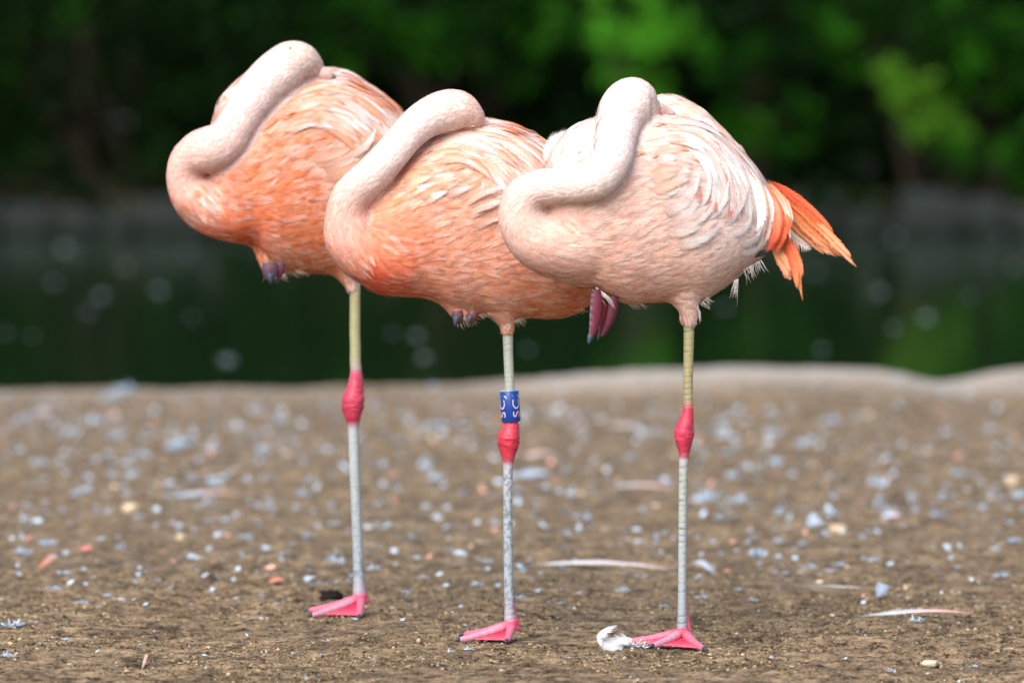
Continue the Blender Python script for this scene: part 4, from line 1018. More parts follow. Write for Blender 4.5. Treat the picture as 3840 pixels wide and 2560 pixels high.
# ---- the middle bird with the blue ring, traced from a 1.568x enlargement with origin (1160, 280)
def z4b(x, y): return ((1100 + x / 1.307 - 1160) * 1.568, (1300 + y / 1.307 - 280) * 1.568)
k4 = 1.568 / 1.307
bird2 = dict(
    map=(1160, 280, 1.568, 7.80, 0.3), label='pink flamingo with a blue lettered ring on its leg, asleep between the two other flamingos',
    torso=[(290, 780, 1190), (330, 700, 1250), (400, 640, 1282), (500, 560, 1298), (600, 460, 1302), (680, 390, 1306), (750, 352, 1330), (850, 318, 1385), (950, 300, 1405), (1030, 290, 1405), (1100, 292, 1430), (1180, 312, 1435), (1260, 345, 1428), (1330, 385, 1425), (1400, 430, 1432), (1500, 520, 1424), (1580, 610, 1395), (1650, 710, 1345), (1720, 820, 1280), (1780, 930, 1180)],
    w=350, yc=(-190, 230),
    lobes=[dict(st=[(900, 280, 450), (960, 262, 460), (1030, 252, 470), (1100, 266, 480), (1180, 287, 500), (1260, 322, 540), (1330, 360, 580), (1400, 400, 640), (1500, 480, 700)], w=110, y=190)],
    neck=[(700, 1020, 200, -140, .82, .38, .24), (570, 1045, 232, -165, .82, .36, .23), (440, 1045, 222, -195, .82, .34, .22), (325, 1010, 193, -225, .84, .40, .29), (255, 950, 170, -250, .85, .48, .39), (232, 880, 146, -275, .85, .54, .45), (226, 800, 124, -300, .84, .56, .48), (245, 722, 116, -325, .83, .62, .55), (300, 655, 110, -350, .83, .68, .62), (385, 575, 105, -370, .84, .74, .69), (476, 475, 102, -365, .85, .77, .73), (565, 368, 101, -325, .85, .78, .74), (655, 282, 108, -270, .84, .77, .72), (745, 234, 119, -215, .84, .74, .68), (830, 211, 123, -170, .82, .69, .61), (900, 220, 113, -140, .80, .63, .54), (955, 250, 84, -115, .79, .59, .50), (997, 280, 50, -80, .80, .54, .46)],
    streaks=[(790, 490), (740, 415), (960, 530), (1060, 560), (1170, 530), (1300, 350), (1350, 400), (1330, 375), (640, 610), (870, 560), (700, 470), (1100, 420), (1220, 480), (880, 400), (1280, 420), (600, 690), (560, 640), (1000, 450)], streak_c=(.82, .30, .12),
    neck_from=3.6,
    thigh=[[(1110, 1290, 150, -20), (1145, 1400, 82, -15), (1162, 1460, 43, -10), (1164, 1505, 29, -10), (1164, 1530, 21, -10)], [(840, 1280, 110, -90), (880, 1370, 62, -90), (910, 1430, 42, -90)]],
    cols=[(330, 1140, .82, .12, .04), (420, 1200, .82, .17, .08), (300, 1070, .82, .22, .12), (260, 1110, .83, .32, .22), (190, 1040, .84, .50, .42), (130, 950, .85, .58, .50), (210, 920, .86, .60, .52), (350, 1000, .82, .30, .18), (350, 1150, .82, .18, .08), (250, 1000, .85, .45, .35), (470, 1000, .82, .34, .20), (600, 1220, .82, .40, .27), (480, 1200, .82, .27, .15), (700, 850, .82, .45, .31), (500, 750, .82, .46, .30), (700, 1050, .82, .42, .29), (900, 900, .82, .50, .38), (900, 600, .83, .47, .32), (800, 450, .84, .64, .55), (1000, 350, .84, .74, .69), (1150, 500, .83, .60, .50), (1050, 800, .82, .58, .49), (900, 1150, .82, .48, .35), (1000, 1350, .82, .48, .34), (1170, 1480, .83, .66, .58), (1300, 1400, .81, .34, .16), (1500, 1370, .81, .34, .15), (1400, 1200, .82, .48, .34), (880, 1420, .82, .54, .45)],
    flow=[(350, 1150, .8, .5), (280, 1000, .5, .85), (500, 1050, 1, .1), (700, 1150, 1, .05), (700, 900, 1, -.3), (500, 750, .9, -.45), (900, 950, 1, -.3), (900, 1150, 1, .1), (800, 650, 1, -.2), (750, 480, 1, -.45), (1000, 380, 1, .1), (1150, 500, .8, .6), (1100, 800, 1, -.3), (1300, 700, .5, .85), (1200, 1200, 1, 0), (1400, 1350, 1, .3), (1160, 1460, 0, 1), (1000, 1380, 1, .2), (880, 1420, .3, .9)],
    len_v=[250, 800, 1000, 1300, 1480], len_l=[0.024, 0.021, 0.018, 0.018, 0.013], speckle=0.14, speckle_c=(.82, .30, .13), tipmix=0.20,
    leg=leg_from(z4b, [(1051, -110, 25), (1052, -40, 25), (1053, 20, 24), (1056, 100, 23.5), (1060, 180, 24), (1062, 260, 26), (1064, 340, 29), (1067, 375, 37), (1064, 410, 47), (1057, 445, 56), (1054, 480, 51), (1053, 520, 39), (1053, 555, 29), (1053, 590, 24), (1052, 650, 23.5), (1051, 800, 22.5), (1052, 950, 23), (1055, 1150, 23), (1059, 1280, 25), (1062, 1330, 29), (1067, 1362, 34), (1072, 1388, 40)], k4),
    leg_col=[(z4b(0, y)[1], *c) for y, c in ((-40, (.62, .62, .54)), (100, (.60, .60, .52)), (200, (.58, .58, .48)), (330, (.6, .40, .35)), (360, (.70, .06, .10)), (520, (.68, .055, .09)), (560, (.6, .12, .16)), (580, (.62, .58, .62)), (800, (.52, .56, .60)), (1200, (.52, .55, .60)), (1330, (.55, .45, .52)), (1362, (.70, .09, .15)), (1400, (.78, .10, .16)))],
    ring=22 * k4, ring_v=[z4b(0, y)[1] for y in (-40, 300, 380, 540, 590, 1340, 1370)], ring_w=[.9, .9, .2, .2, .8, .8, .3], ring_dark=0.5,
    blotch=0.62, blot_v=[z4b(0, y)[1] for y in (560, 600, 1300, 1340)], blot_w=[0, 1, 1, 0],
    toes=[(1742, 7.845), (1722, 7.752), (1900, 7.742)],
    tendon=[z4b(1072, 1180), z4b(1083, 1290), z4b(1092, 1355), z4b(1096, 1388)],
    tucked=[dict(p=[(1715, 1165, 18), (1717, 1185, 22), (1720, 1205, 16), (1722, 1215, 8)], y=-0.075, c=(.09, .03, .035), side=1), dict(p=[(1780, 1165, 18), (1772, 1185, 20), (1764, 1205, 14), (1760, 1214, 7)], y=-0.070, c=(.11, .03, .035), side=1)],
    claws=[(1712, 1195, 1706, 1222, 13, -0.09), (1762, 1193, 1757, 1214, 12, -0.085)],
    bill=[(985, 275, 48, -85), (1030, 300, 36, -30), (1080, 330, 30, 20), (1110, 370, 22, 50)],
    eye=(958, 298, 13), eye_c=((.03, .02, .01), (.55, .36, .10)),
    families=[
        dict(A=[(720, 375), (860, 335), (1030, 325), (1200, 370), (1340, 460), (1450, 590), (1520, 740), (1560, 900)], B=[(620, 580), (740, 520), (870, 505), (980, 545), (1060, 620), (1110, 700), (1130, 790), (1130, 880)], n=14, spans=[(0.38, 1.0), (0.18, 0.66), (0.05, 0.42), (0.0, 0.30)], width=62, lift=0.001,
             pal=[(PE, WH, None), (PE, PE, None), (PO, PE, None), (PE, WH, PO), (PO, PE, O_), (WH, WH, PE)], pw=lambda t: [1.8, 2.0, 1.0 + 2.6 * t, 2.4, 2.2, 1.4 - t]),
        dict(A=[(1030, 265), (1150, 290), (1260, 330), (1370, 400), (1470, 480)], B=[(1010, 310), (1130, 330), (1240, 375), (1340, 440), (1430, 520)], n=4, spans=[(0.3, 1.0), (0.0, 0.62)], width=60, lift=0.0, pal=[(WH, WH, None), (PE, WH, O_), (PO, O_, RD)], pw=lambda t: [2, 2, 1.6]),
        dict(A=[(830, 800), (920, 725), (1040, 675), (1160, 670)], B=[(880, 960), (990, 880), (1130, 830), (1280, 810)], n=6, spans=[(0.0, 0.85), (0.3, 1.0)], width=64, lift=0.002, soft=0.95, fade=0.6, tip=0.4, pal=[(PE, WH, PO), (PO, PE, None), (PE, PE, None)], pw=lambda t: [1, 1.6, 1.4]),
        dict(A=[(470, 690), (580, 620), (700, 580), (800, 570)], B=[(620, 800), (720, 740), (840, 690), (950, 660)], n=5, spans=[(0.0, 0.7), (0.3, 1.0)], width=76, lift=0.001, soft=0.95, fade=0.6, tip=0.4, pal=[(PO, PE, None), (PE, WH, None), (PO, PO, None)], pw=lambda t: [2, .8, 1.6]),
    ],
    feathers=[dict(name='curled_feather', pts=p, w=w, cb=PE, ct=WH, lift=0.010, tip=.5, notch=0.12) for p, w in [([(860, 850), (930, 760), (1000, 710), (1080, 680), (1150, 668)], 44), ([(900, 880), (980, 800), (1070, 760), (1160, 740)], 46), ([(930, 700), (990, 690), (1010, 660), (1000, 640)], 28)]],
    wisps=[dict(a=(850, 1430), b=(960, 1425), d=(22, 50), n=14, y=-90, c=(.82, .62, .54), j=10), dict(a=(960, 1415), b=(1060, 1400), d=(40, 22), n=8, y=-60, c=(.82, .62, .54), j=8), dict(a=(1200, 1450), b=(1250, 1420), d=(28, 26), n=9, y=0, c=(.84, .70, .62), j=8), dict(a=(1290, 1405), b=(1600, 1375), d=(45, 22), n=30, y=60, c=(.82, .44, .25), j=8)],
)

# ---- the far bird (left), traced from a 1.568x enlargement with origin (560, 100)
def z4a(x, y): return ((1100 + x / 1.307 - 560) * 1.568, (1300 + y / 1.307 - 100) * 1.568)
bird1 = dict(
    map=(560, 100, 1.568, 8.24, 0.3), label='salmon flamingo with orange speckled side and a ringless leg, asleep beside a black clod',
    torso=[(335, 720, 1190), (375, 560, 1232), (430, 408, 1252), (530, 318, 1270), (630, 290, 1285), (700, 285, 1372), (760, 280, 1424), (850, 272, 1442), (950, 268, 1445), (1050, 275, 1452), (1140, 290, 1468), (1230, 325, 1475), (1320, 385, 1440), (1400, 445, 1390), (1470, 505, 1330), (1540, 600, 1260), (1600, 710, 1170), (1640, 850, 1040)],
    w=360, yc=(-190, 230),
    lobes=[dict(st=[(900, 260, 450), (980, 242, 460), (1050, 240, 470), (1150, 256, 490), (1230, 300, 530), (1320, 360, 580), (1400, 420, 640), (1470, 480, 700), (1530, 560, 760)], w=110, y=190), dict(st=[(362, 600, 900), (385, 520, 900), (410, 450, 900), (450, 385, 900), (500, 332, 900), (560, 282, 900), (620, 262, 900)], w=120, y=-60)],
    neck=[(640, 1000, 200, -140, .82, .34, .20), (520, 1040, 222, -165, .82, .33, .19), (395, 1050, 190, -200, .83, .38, .25), (300, 1010, 160, -230, .85, .56, .46), (238, 945, 132, -255, .83, .56, .48), (214, 870, 112, -280, .82, .58, .51), (232, 790, 112, -310, .82, .60, .53), (300, 740, 128, -340, .80, .60, .54), (375, 720, 138, -365, .78, .62, .57), (450, 675, 128, -385, .78, .64, .60), (513, 583, 119, -385, .79, .67, .63), (580, 472, 121, -355, .80, .70, .66), (655, 368, 130, -300, .80, .71, .66), (745, 283, 138, -235, .80, .71, .65), (825, 222, 132, -180, .79, .70, .62), (895, 212, 116, -140, .77, .66, .58), (950, 235, 84, -105, .78, .60, .53), (990, 262, 52, -75, .80, .50, .44)],
    streaks=[(970, 410), (1100, 455), (920, 480), (720, 570), (690, 600), (860, 590), (930, 600), (1150, 620), (1330, 470), (1340, 580), (1250, 530), (1030, 520), (1180, 430), (820, 520), (780, 640), (1060, 570), (1200, 570), (1000, 660), (1300, 400), (1390, 450)], streak_c=(.82, .22, .06),
    neck_from=3.4,
    thigh=[[(1120, 1320, 150, -20), (1160, 1430, 80, -15), (1180, 1490, 46, -10), (1192, 1535, 31, -10), (1196, 1562, 23, -10)], [(700, 1280, 95, -110), (705, 1370, 62, -115), (716, 1430, 46, -115)]],
    cols=[(400, 1180, .82, .26, .14), (250, 960, .86, .62, .54), (330, 1060, .85, .50, .40), (200, 1060, .84, .54, .46), (260, 1140, .83, .36, .25), (460, 1100, .82, .32, .19), (520, 1220, .82, .25, .13), (150, 950, .84, .58, .52), (300, 1000, .85, .58, .48), (600, 1120, .82, .30, .17), (600, 900, .82, .38, .22), (750, 1000, .81, .33, .18), (700, 700, .82, .44, .29), (900, 750, .82, .48, .35), (1000, 450, .84, .62, .52), (1050, 330, .84, .74, .70), (1200, 500, .83, .60, .51), (1300, 650, .82, .54, .44), (900, 1250, .81, .32, .15), (900, 1400, .81, .44, .28), (1050, 1380, .81, .44, .28), (700, 1400, .82, .60, .50), (450, 450, .84, .70, .67), (850, 620, .82, .45, .30), (1190, 1520, .82, .72, .66), (1000, 950, .82, .42, .29), (1200, 1000, .82, .44, .30)],
    flow=[(400, 1150, 1, .2), (300, 1000, .6, .8), (600, 1100, 1, .05), (600, 900, .9, -.45), (750, 1000, 1, -.15), (700, 700, .9, -.5), (900, 800, 1, -.35), (1000, 450, 1, 0), (1200, 500, .8, .6), (1300, 650, .6, .8), (900, 1250, 1, .1), (900, 1400, 1, .15), (450, 450, .6, -.8), (700, 1400, .2, 1), (1185, 1500, .1, 1), (1050, 1000, 1, -.2)],
    len_v=[200, 800, 1000, 1300, 1500], len_l=[0.024, 0.020, 0.018, 0.018, 0.013], speckle=0.30, speckle_c=(.82, .20, .04), tipmix=0.20,
    leg=leg_from(z4a, [(302, -330, 27), (302, -240, 26), (302, -150, 26), (302, -60, 26), (304, 0, 26), (304, 70, 27), (307, 110, 27.5), (307, 150, 33), (304, 200, 42), (294, 255, 55), (290, 295, 54), (291, 340, 42), (294, 380, 29), (295, 430, 26), (299, 560, 26), (304, 700, 25), (310, 850, 25), (316, 1000, 25.5), (320, 1120, 27), (323, 1190, 31), (328, 1225, 35), (334, 1255, 41)], k4),
    leg_col=[(z4a(0, y)[1], *c) for y, c in ((-330, (.66, .62, .52)), (-250, (.55, .48, .24)), (-40, (.55, .48, .24)), (60, (.55, .48, .26)), (100, (.58, .45, .42)), (130, (.60, .08, .14)), (360, (.60, .055, .11)), (388, (.58, .40, .44)), (410, (.60, .60, .60)), (700, (.56, .58, .57)), (1100, (.50, .54, .58)), (1190, (.56, .50, .56)), (1228, (.68, .12, .18)), (1260, (.78, .10, .17)))],
    ring=24 * k4, ring_v=[z4a(0, y)[1] for y in (-330, 100, 150, 380, 420, 1200, 1240)], ring_w=[.6, .6, .2, .2, .7, .7, .3], ring_dark=0.35,
    blotch=0.55, blot_v=[z4a(0, y)[1] for y in (600, 900, 1120, 1180)], blot_w=[0.1, .6, 1, 0],
    toes=[(1158, 8.262), (1166, 8.178), (1345, 8.170)],
    tendon=[z4a(334, 1060), z4a(346, 1165), z4a(354, 1225), z4a(358, 1256)],
    tucked=[dict(p=[(1010, 985, 26), (1012, 1010, 30), (1014, 1035, 24), (1014, 1052, 12)], y=-0.09, c=(.10, .05, .075), side=1), dict(p=[(1050, 985, 22), (1044, 1010, 24), (1036, 1035, 18), (1030, 1052, 9)], y=-0.082, c=(.12, .03, .05), side=1)],
    claws=[(1014, 1036, 1016, 1064, 13, -0.10), (1032, 1044, 1030, 1062, 9, -0.09)],
    bill=[(980, 262, 52, -95), (1020, 278, 42, -100), (1060, 300, 32, -70), (1110, 340, 24, 10)],
    eye=(826, 132, 9), eye_c=((.10, .07, .03), (.45, .33, .20)),
    families=[
        dict(A=[(760, 470), (900, 390), (1060, 350), (1220, 385), (1350, 460), (1450, 560), (1530, 690), (1560, 820)], B=[(700, 700), (820, 620), (950, 580), (1070, 610), (1160, 680), (1220, 760), (1250, 840), (1260, 920)], n=14, spans=[(0.38, 1.0), (0.18, 0.66), (0.05, 0.42), (0.0, 0.30)], width=64, lift=0.001,
             pal=[(PE, WH, None), (PE, PE, None), (PO, PE, None), (PE, WH, O_), (O_, PO, None), (PO, PE, O_)], pw=lambda t: [1.4, 1.8, 1.6 + 1.8 * t, 2.0, 2.2, 2.0]),
        dict(A=[(1060, 252), (1160, 270), (1260, 325), (1370, 405), (1490, 500)], B=[(1030, 310), (1140, 330), (1250, 385), (1360, 460), (1460, 540)], n=4, spans=[(0.3, 1.0), (0.0, 0.62)], width=62, lift=0.0, pal=[(WH, PE, None), (PE, PO, O_), (PO, O_, RD)], pw=lambda t: [1.4, 2, 2.0]),
        dict(A=[(390, 540), (410, 460), (450, 400), (530, 320)], B=[(470, 540), (500, 470), (540, 400), (590, 330)], n=3, spans=[(0.3, 1.0), (0.0, 0.6)], width=70, lift=0.0, pal=[(WH, WH, None), (WH, WH, PE), (PE, O_, None)], pw=lambda t: [3, 1.0, .5]),
        dict(A=[(860, 800), (1000, 780), (1150, 740), (1300, 620)], B=[(950, 1000), (1100, 940), (1240, 860), (1370, 740)], n=6, spans=[(0.0, 0.85), (0.3, 1.0)], width=64, lift=0.002, soft=0.95, fade=0.6, tip=0.4, pal=[(PO, PE, None), (PO, PO, None), (PE, WH, PO)], pw=lambda t: [2, 1.6, 0.8]),
    ],
    feathers=[dict(name='wing_feather', pts=[(1100, 810), (1200, 750), (1270, 690), (1310, 600)], w=52, cb=PK, ct=WH, lift=0.012, tip=.5, notch=0.08)],
    wisps=[dict(a=(670, 1440), b=(800, 1450), d=(20, 48), n=16, y=-112, c=(.82, .62, .52), j=12), dict(a=(790, 1430), b=(900, 1430), d=(48, 30), n=14, y=-100, c=(.82, .58, .46), j=10)],
)

def build_ring(bird_root, b, org):
    """blue leg ring with pale lettering reading upwards, twice round the ring"""
    (ua, va), (ub, vb) = z4b(1058, 214), z4b(1068, 366)
    p0 = b.W(ua, va, 0.0); p1 = b.W(ub, vb, 0.0)
    H = float(np.linalg.norm(p0 - p1)); rad = 47 * k4 * b.mpu
    ax = norm(p0 - p1)
    s = norm(np.cross([0, 1.0, 0], ax)); q = np.cross(s, ax)      # s: right, q: towards far / near
    q = q if q[1] < 0 else -q                                     # q points to the camera
    def cyl(a, h, r): return p1 + ax * h + (s * math.sin(a) + q * math.cos(a)) * r
    seg = 48; A = Acc(); prof = [(rad, 0.0006), (rad - .0004, 0), (rad - 0.0012, 0.0), (rad - 0.0012, H), (rad - 0.0004, H), (rad, H - 0.0006)]
    V = np.array([cyl(2 * math.pi * k / seg, h, r) for r, h in prof for k in range(seg)]) - org
    n = len(prof); F = []
    for i in range(n):
        for k in range(seg): F.append((i * seg + k, i * seg + (k + 1) % seg, ((i + 1) % n) * seg + (k + 1) % seg, ((i + 1) % n) * seg + k))
    c = np.tile((0.006, 0.045, 0.27), (len(V), 1)); c[2 * seg:5 * seg] = (0.55, 0.60, 0.75)
    m = attr_mat('blue plastic ring', rough=0.35, noise=0.06, nscale=300, spec=0.5)
    ring = link('leg_ring', make_mesh('leg_ring', V, np.array(F), col=c, smooth_shade=True), parent=bird_root, mat=m)
    cu = bpy.data.curves.new('txt', 'FONT'); cu.body = 'SCJ'; cu.align_x = 'CENTER'; cu.align_y = 'CENTER'; cu.size = 1.0; cu.resolution_u = 4; cu.space_character = 1.12; cu.extrude = 0.0; cu.offset = -0.008
    to = bpy.data.objects.new('txt', cu); COL.objects.link(to)
    dg = bpy.context.evaluated_depsgraph_get(); dg.update()
    me = bpy.data.meshes.new_from_object(to.evaluated_get(dg)); bpy.data.objects.remove(to)
    co = np.empty(len(me.vertices) * 3, np.float32); me.vertices.foreach_get('co', co); co = co.reshape(-1, 3)
    faces = [tuple(p.vertices) for p in me.polygons]
    x = co[:, 0]; x = (x - (x.min() + x.max()) / 2) / (x.max() - x.min()); y = co[:, 1]; y = (y - (y.min() + y.max()) / 2) / (y.max() - y.min())
    lm = plain_mat('pale engraved lettering', (0.72, 0.58, 0.56), 0.6, 0.3)
    for a0 in (0.80, -0.86, 2.40, -2.44):
        # letters stand on their side: reading direction is up the ring, letter tops face left
        V = np.array([cyl(a0 + yy * -1.10, H / 2 + xx * H * 0.70, rad + 0.00025) for xx, yy in zip(x, y)]) - org
        link('lettering', make_mesh('lettering', V, faces, smooth_shade=False), parent=ring, mat=lm)

for cfg in (bird1, bird2, bird3):
    r_, b_, o_ = build_bird(cfg)
    if cfg is bird2: build_ring(r_, b_, o_)

# ------------------------------------------------------------------ litter on the ground
def flat_feather(L, width, curve, cb, ct, seed, tip=0.5, notch=0.12, arch=0.12, edge=None):
    """loose feather lying along +X, slightly arched off the ground"""
    x = np.linspace(-L / 2, L / 2, 13); t = np.linspace(0, 1, 13)
    sp = np.stack([x, curve * L * (t - 0.5) ** 2 * 2, 0.003 + arch * L * np.sin(t * np.pi) * (0.3 + 0.7 * t)], -1)
    nn = norm(np.stack([0 * t, -0.35 + 0 * t, 1 + 0 * t], -1))
    return feather_mesh(sp, nn, width, cb, ct, 0.0005, tip=tip, notch=notch, edge=edge, seed=seed, base_sink=0.0, cup=-0.15, shaft=0.5)

def down_mesh(R_, n, seed, c=(0.50, 0.61, 0.72)):  # default colour: white down with the sky's blue light mixed in
    """fluff of down: fine barbs springing from a short shaft"""
    rg = np.random.default_rng(seed); A = Acc(); n_ = n
    V = []; F = []; C = []
    for k in range(n_):
        s = rg.random(); p0 = np.array([(s - 0.5) * R_ * 1.1, rg.normal() * R_ * 0.08, 0.002 + 0.1 * R_ * rg.random()])
        d = norm(np.array([rg.normal() * 0.7 + (s - 0.5), rg.normal(), abs(rg.normal()) * 0.55 + 0.05])); L = R_ * (0.45 + 0.5 * rg.random())
        q = catmull([p0, p0 + d * L * 0.5, p0 + d * L + rg.normal(size=3) * L * 0.15], 4); q[:, 2] = np.maximum(q[:, 2], 0.0012)
        sd = norm(np.cross(d, rg.normal(size=3))) * R_ * 0.085
        w = np.array([1, 0.9, 0.6, 0.1])[:, None]
        v = np.concatenate([q - sd * w, q + sd * w]); o = len(V) * 8
        V.append(v); F.append(np.array([[i, i + 1, i + 5, i + 4] for i in range(3)]) + o); C.append(np.tile(np.clip(np.asarray(c) * (0.9 + 0.2 * rg.random()), 0, 0.9), (8, 1)))
    return make_mesh('down', np.vstack(V), np.concatenate(F), col=np.vstack(C), mats=(M_BITS,))

def place(o, sx, sy, rz=0.0, scale=1.0, dz=0.0, rx=0.0):
    y = float(ground_depth(sy)); p = P(sx, sy, y)
    for _ in range(3):                                   # settle on the uneven ground along the view ray
        z = float(ground_z(p[0], y, False)); y = float(ground_depth(sy, z)); p = P(sx, sy, y)
    o.location = (float(p[0]), y, float(ground_z(p[0], y)) + dz); o.rotation_euler = (rx, 0, rz)
    o.scale = (scale, scale, scale) if np.isscalar(scale) else scale
    return y

def build_litter():
    rg = np.random.default_rng(77)
    BL = (0.50, 0.61, 0.72); WHf = (0.72, 0.72, 0.72); PKf = (0.80, 0.50, 0.44); ORf = (0.80, 0.28, 0.12)  # BL: white down, tinted with the blue of the skylight
    k6 = lambda x, y: (x / 1.307, 1360 + y / 1.307)
    k7 = lambda x, y: (2600 + x / 1.2444, 1300 + y / 1.2444)
    k8 = lambda x, y: (1000 + x / 1.3067, 2050 + y / 1.3067)
    k5_ = lambda x, y: (2100 + x / 1.12, 1100 + y / 1.12)
    k4_ = lambda x, y: (1100 + x / 1.307, 1300 + y / 1.307)
    def long_feather(label, a, b_, width_px, cb, ct, seed, tip=0.5, curve=0.05, arch=0.04, edge=None):
        (x0, y0), (x1, y1) = a, b_
        d = ground_depth((y0 + y1) / 2); m = d / FPX
        L = math.hypot((x1 - x0) * m, ground_depth(y1) - ground_depth(y0))
        me = flat_feather(L, width_px * m * 1.6, curve, cb, ct, seed, tip=tip, arch=arch, edge=edge)
        o = link('feather', me, label=label, cat='feather', mat=M_FEATHER)
        place(o, (x0 + x1) / 2, (y0 + y1) / 2, rz=math.atan2(float(ground_depth(y1) - ground_depth(y0)), (x1 - x0) * m))
    long_feather('long white feather lying behind the leg of the ringed flamingo, pale pink at one end', k8(1215, 92), k8(1990, 124), 24, WHf, (.76, .66, .68), 1)
    long_feather('white feather with a coral pink tip lying alone beyond the palest flamingo\'s foot', k7(738, 1274), k7(1335, 1268), 26, WHf, (.82, .42, .36), 2, arch=0.05)
    long_feather('thin bare quill with a white tip and dark base on the ground', k7(305, 1132), k7(805, 1145), 9, (.10, .07, .05), WHf, 3, tip=0.8, arch=0.02)
    long_feather('blurred white feather with an orange end on the ground left of the speckled flamingo', k6(790, 668), k6(1205, 655), 26, BL, (.80, .40, .28), 4)
    long_feather('soft pink and white feather lying close to the shore right of the ringed leg', k5_(185, 812), k5_(470, 828), 22, (.62, .62, .62), (.82, .50, .42), 5)
    long_feather('salmon pink feather behind the red joint of the ringed leg', k4_(1100, 545), k4_(1310, 535), 20, (.80, .45, .36), (.75, .66, .64), 6)
    long_feather('broad bluish white feather just right of the ringed leg', k4_(1085, 640), k4_(1275, 625), 44, BL, BL, 7, tip=0.6)
    long_feather('blurred pinkish feather near the pale shore rim', k5_(180, 565), k5_(345, 578), 22, (.72, .50, .42), (.62, .62, .62), 8)
    long_feather('white feather with an upturned end right behind the palest flamingo\'s leg', k5_(530, 1140), k5_(630, 1190), 30, WHf, BL, 9, arch=0.07)
    long_feather('small white feather with a rust orange base left of the black clod', k6(200, 1048), k6(305, 1010), 24, ORf, BL, 10, tip=0.6, arch=0.15)
    long_feather('short orange feather on the ground left of the black clod', k6(1310, 1095), k6(1405, 1088), 26, ORf, ORf, 11, tip=0.6, arch=0.15)
    long_feather('small coral red feather scrap lying among white down', k6(388, 945), k6(470, 938), 26, (.80, .20, .16), (.80, .22, .18), 12, tip=0.6, arch=0.2)
    long_feather('tiny salmon feather standing in the crumbly soil near the front', k6(706, 1520), k6(724, 1492), 9, PKf, PKf, 13, arch=0.3)
    long_feather('white feather scrap with a lilac pink side', k7(865, 800), k7(970, 800), 40, BL, (.66, .48, .58), 14, tip=0.6, arch=0.12)
    long_feather('curved pale feather with a stalk standing up from it', k7(520, 850), k7(630, 845), 40, BL, BL, 15, tip=0.5, arch=0.25)
    long_feather('rounded white feather standing near the thin bare quill', k7(850, 1185), k7(915, 1160), 34, BL, BL, 16, tip=0.6, arch=0.22)
    # curled white feather by the foot
    zx = lambda x, y: (2200 + x / 4.704, 2250 + y / 4.704)
    def on_plane(pts, d0, d1):
        q = catmull(np.array(pts, float), 15); sx, sy = zx(q[:, 0], q[:, 1]); return P(sx, sy, np.linspace(d0, d1, 15))
    w = on_plane([(960, 815), (740, 770), (480, 775), (220, 800)], 7.69, 7.672); g0 = float(ground_z(w[8][0], 7.68))
    loc = np.array([w[8][0], 7.68, g0])
    nn = norm(np.tile(np.array([0.10, -1.0, 0.30]), (15, 1)))
    root = empty('curled_feather', tuple(loc), label='curled white feather with a downy base beside the palest flamingo\'s foot', cat='feather')
    link('vane', feather_mesh(w - loc, nn, 0.024, (.62, .64, .66), (.66, .67, .68), 0.0005, tip=0.85, notch=0.10, seed=5, base_sink=0.0, cup=-0.1, shaft=0.6, soft=0.5), parent=root, mat=M_FEATHER)
    w = on_plane([(330, 850), (225, 760), (200, 640), (270, 545), (390, 480), (548, 436)], 7.672, 7.668)
    link('vane', feather_mesh(w - loc, nn, 0.020, (.66, .67, .68), (.68, .69, .70), 0.0005, tip=0.45, notch=0.14, seed=6, base_sink=0.0, cup=-0.1, shaft=0.6, soft=0.4, asym=(1.25, 0.25)), parent=root, mat=M_FEATHER)
    dm = down_mesh(0.022, 300, 31, (.60, .64, .67)); o = link('down', dm, parent=root); o.scale = (1, 1, 0.6); o.location = tuple(P(*zx(800, 840), 7.685) - loc)
    dm = down_mesh(0.012, 90, 33, (.70, .70, .62)); o = link('down', dm, parent=root); o.location = tuple(P(*zx(960, 850), 7.68) - loc)
    # clods and pebbles
    def lump(name, label, cat, xy, px, py, col, seed, amp=0.25):
        y = float(ground_depth(xy[1])); m = y / FPX
        vv, ff = rough_block(px * m, px * m * 0.9, py * m, seed, 6, amp)
        o = link(name, make_mesh(name, vv, ff), label=label, cat=cat, mat=plain_mat(name + ' surface', col, 0.85, 0.3)); place(o, *xy, rz=seed, dz=py * m * 0.35)
    lump('clod', 'black clod of dung beside the speckled flamingo\'s foot', 'clod', k6(1625, 1168), 74, 44, (.012, .008, .006), 3, 1.0)
    lump('pebble', 'pale tan pebble on the ground below the blurred white and orange feather', 'pebble', k6(640, 728), 58, 40, (.60, .48, .32), 4)
    lump('pebble', 'small yellowish tan pebble left of the orange scrap', 'pebble', k6(885, 868), 34, 26, (.55, .42, .26), 5)
    lump('pebble', 'flat cream pebble in the crumbly soil below the coral tipped feather', 'pebble', k7(1105, 1498), 62, 26, (.55, .46, .33), 6)
    lump('pebble', 'round tan pebble beside a cluster of white down near the shore', 'pebble', k7(1490, 645), 54, 40, (.55, .42, .27), 7)
    lump('pebble', 'tan and white pebble lying among scraps of white down', 'pebble', k7(675, 868), 74, 40, (.50, .38, .26), 8)
    lump('clod', 'small dark brown clod just right of the palest flamingo\'s foot', 'clod', k7(298, 1382), 34, 20, (.05, .035, .02), 9, 0.4)
    # down feathers that show singly: traced ones, then others strewn between them
    meshes = [down_mesh(1.0, n, 50 + i) for i, n in enumerate((46, 60, 38, 52))]
    meshes += [None] * 3
    for i in range(3):
        me = flat_feather(1.7, 0.8, 0.25 + 0.2 * i, BL, BL, 60 + i, tip=0.55, arch=0.22); me.materials.append(M_FEATHER); meshes[4 + i] = me
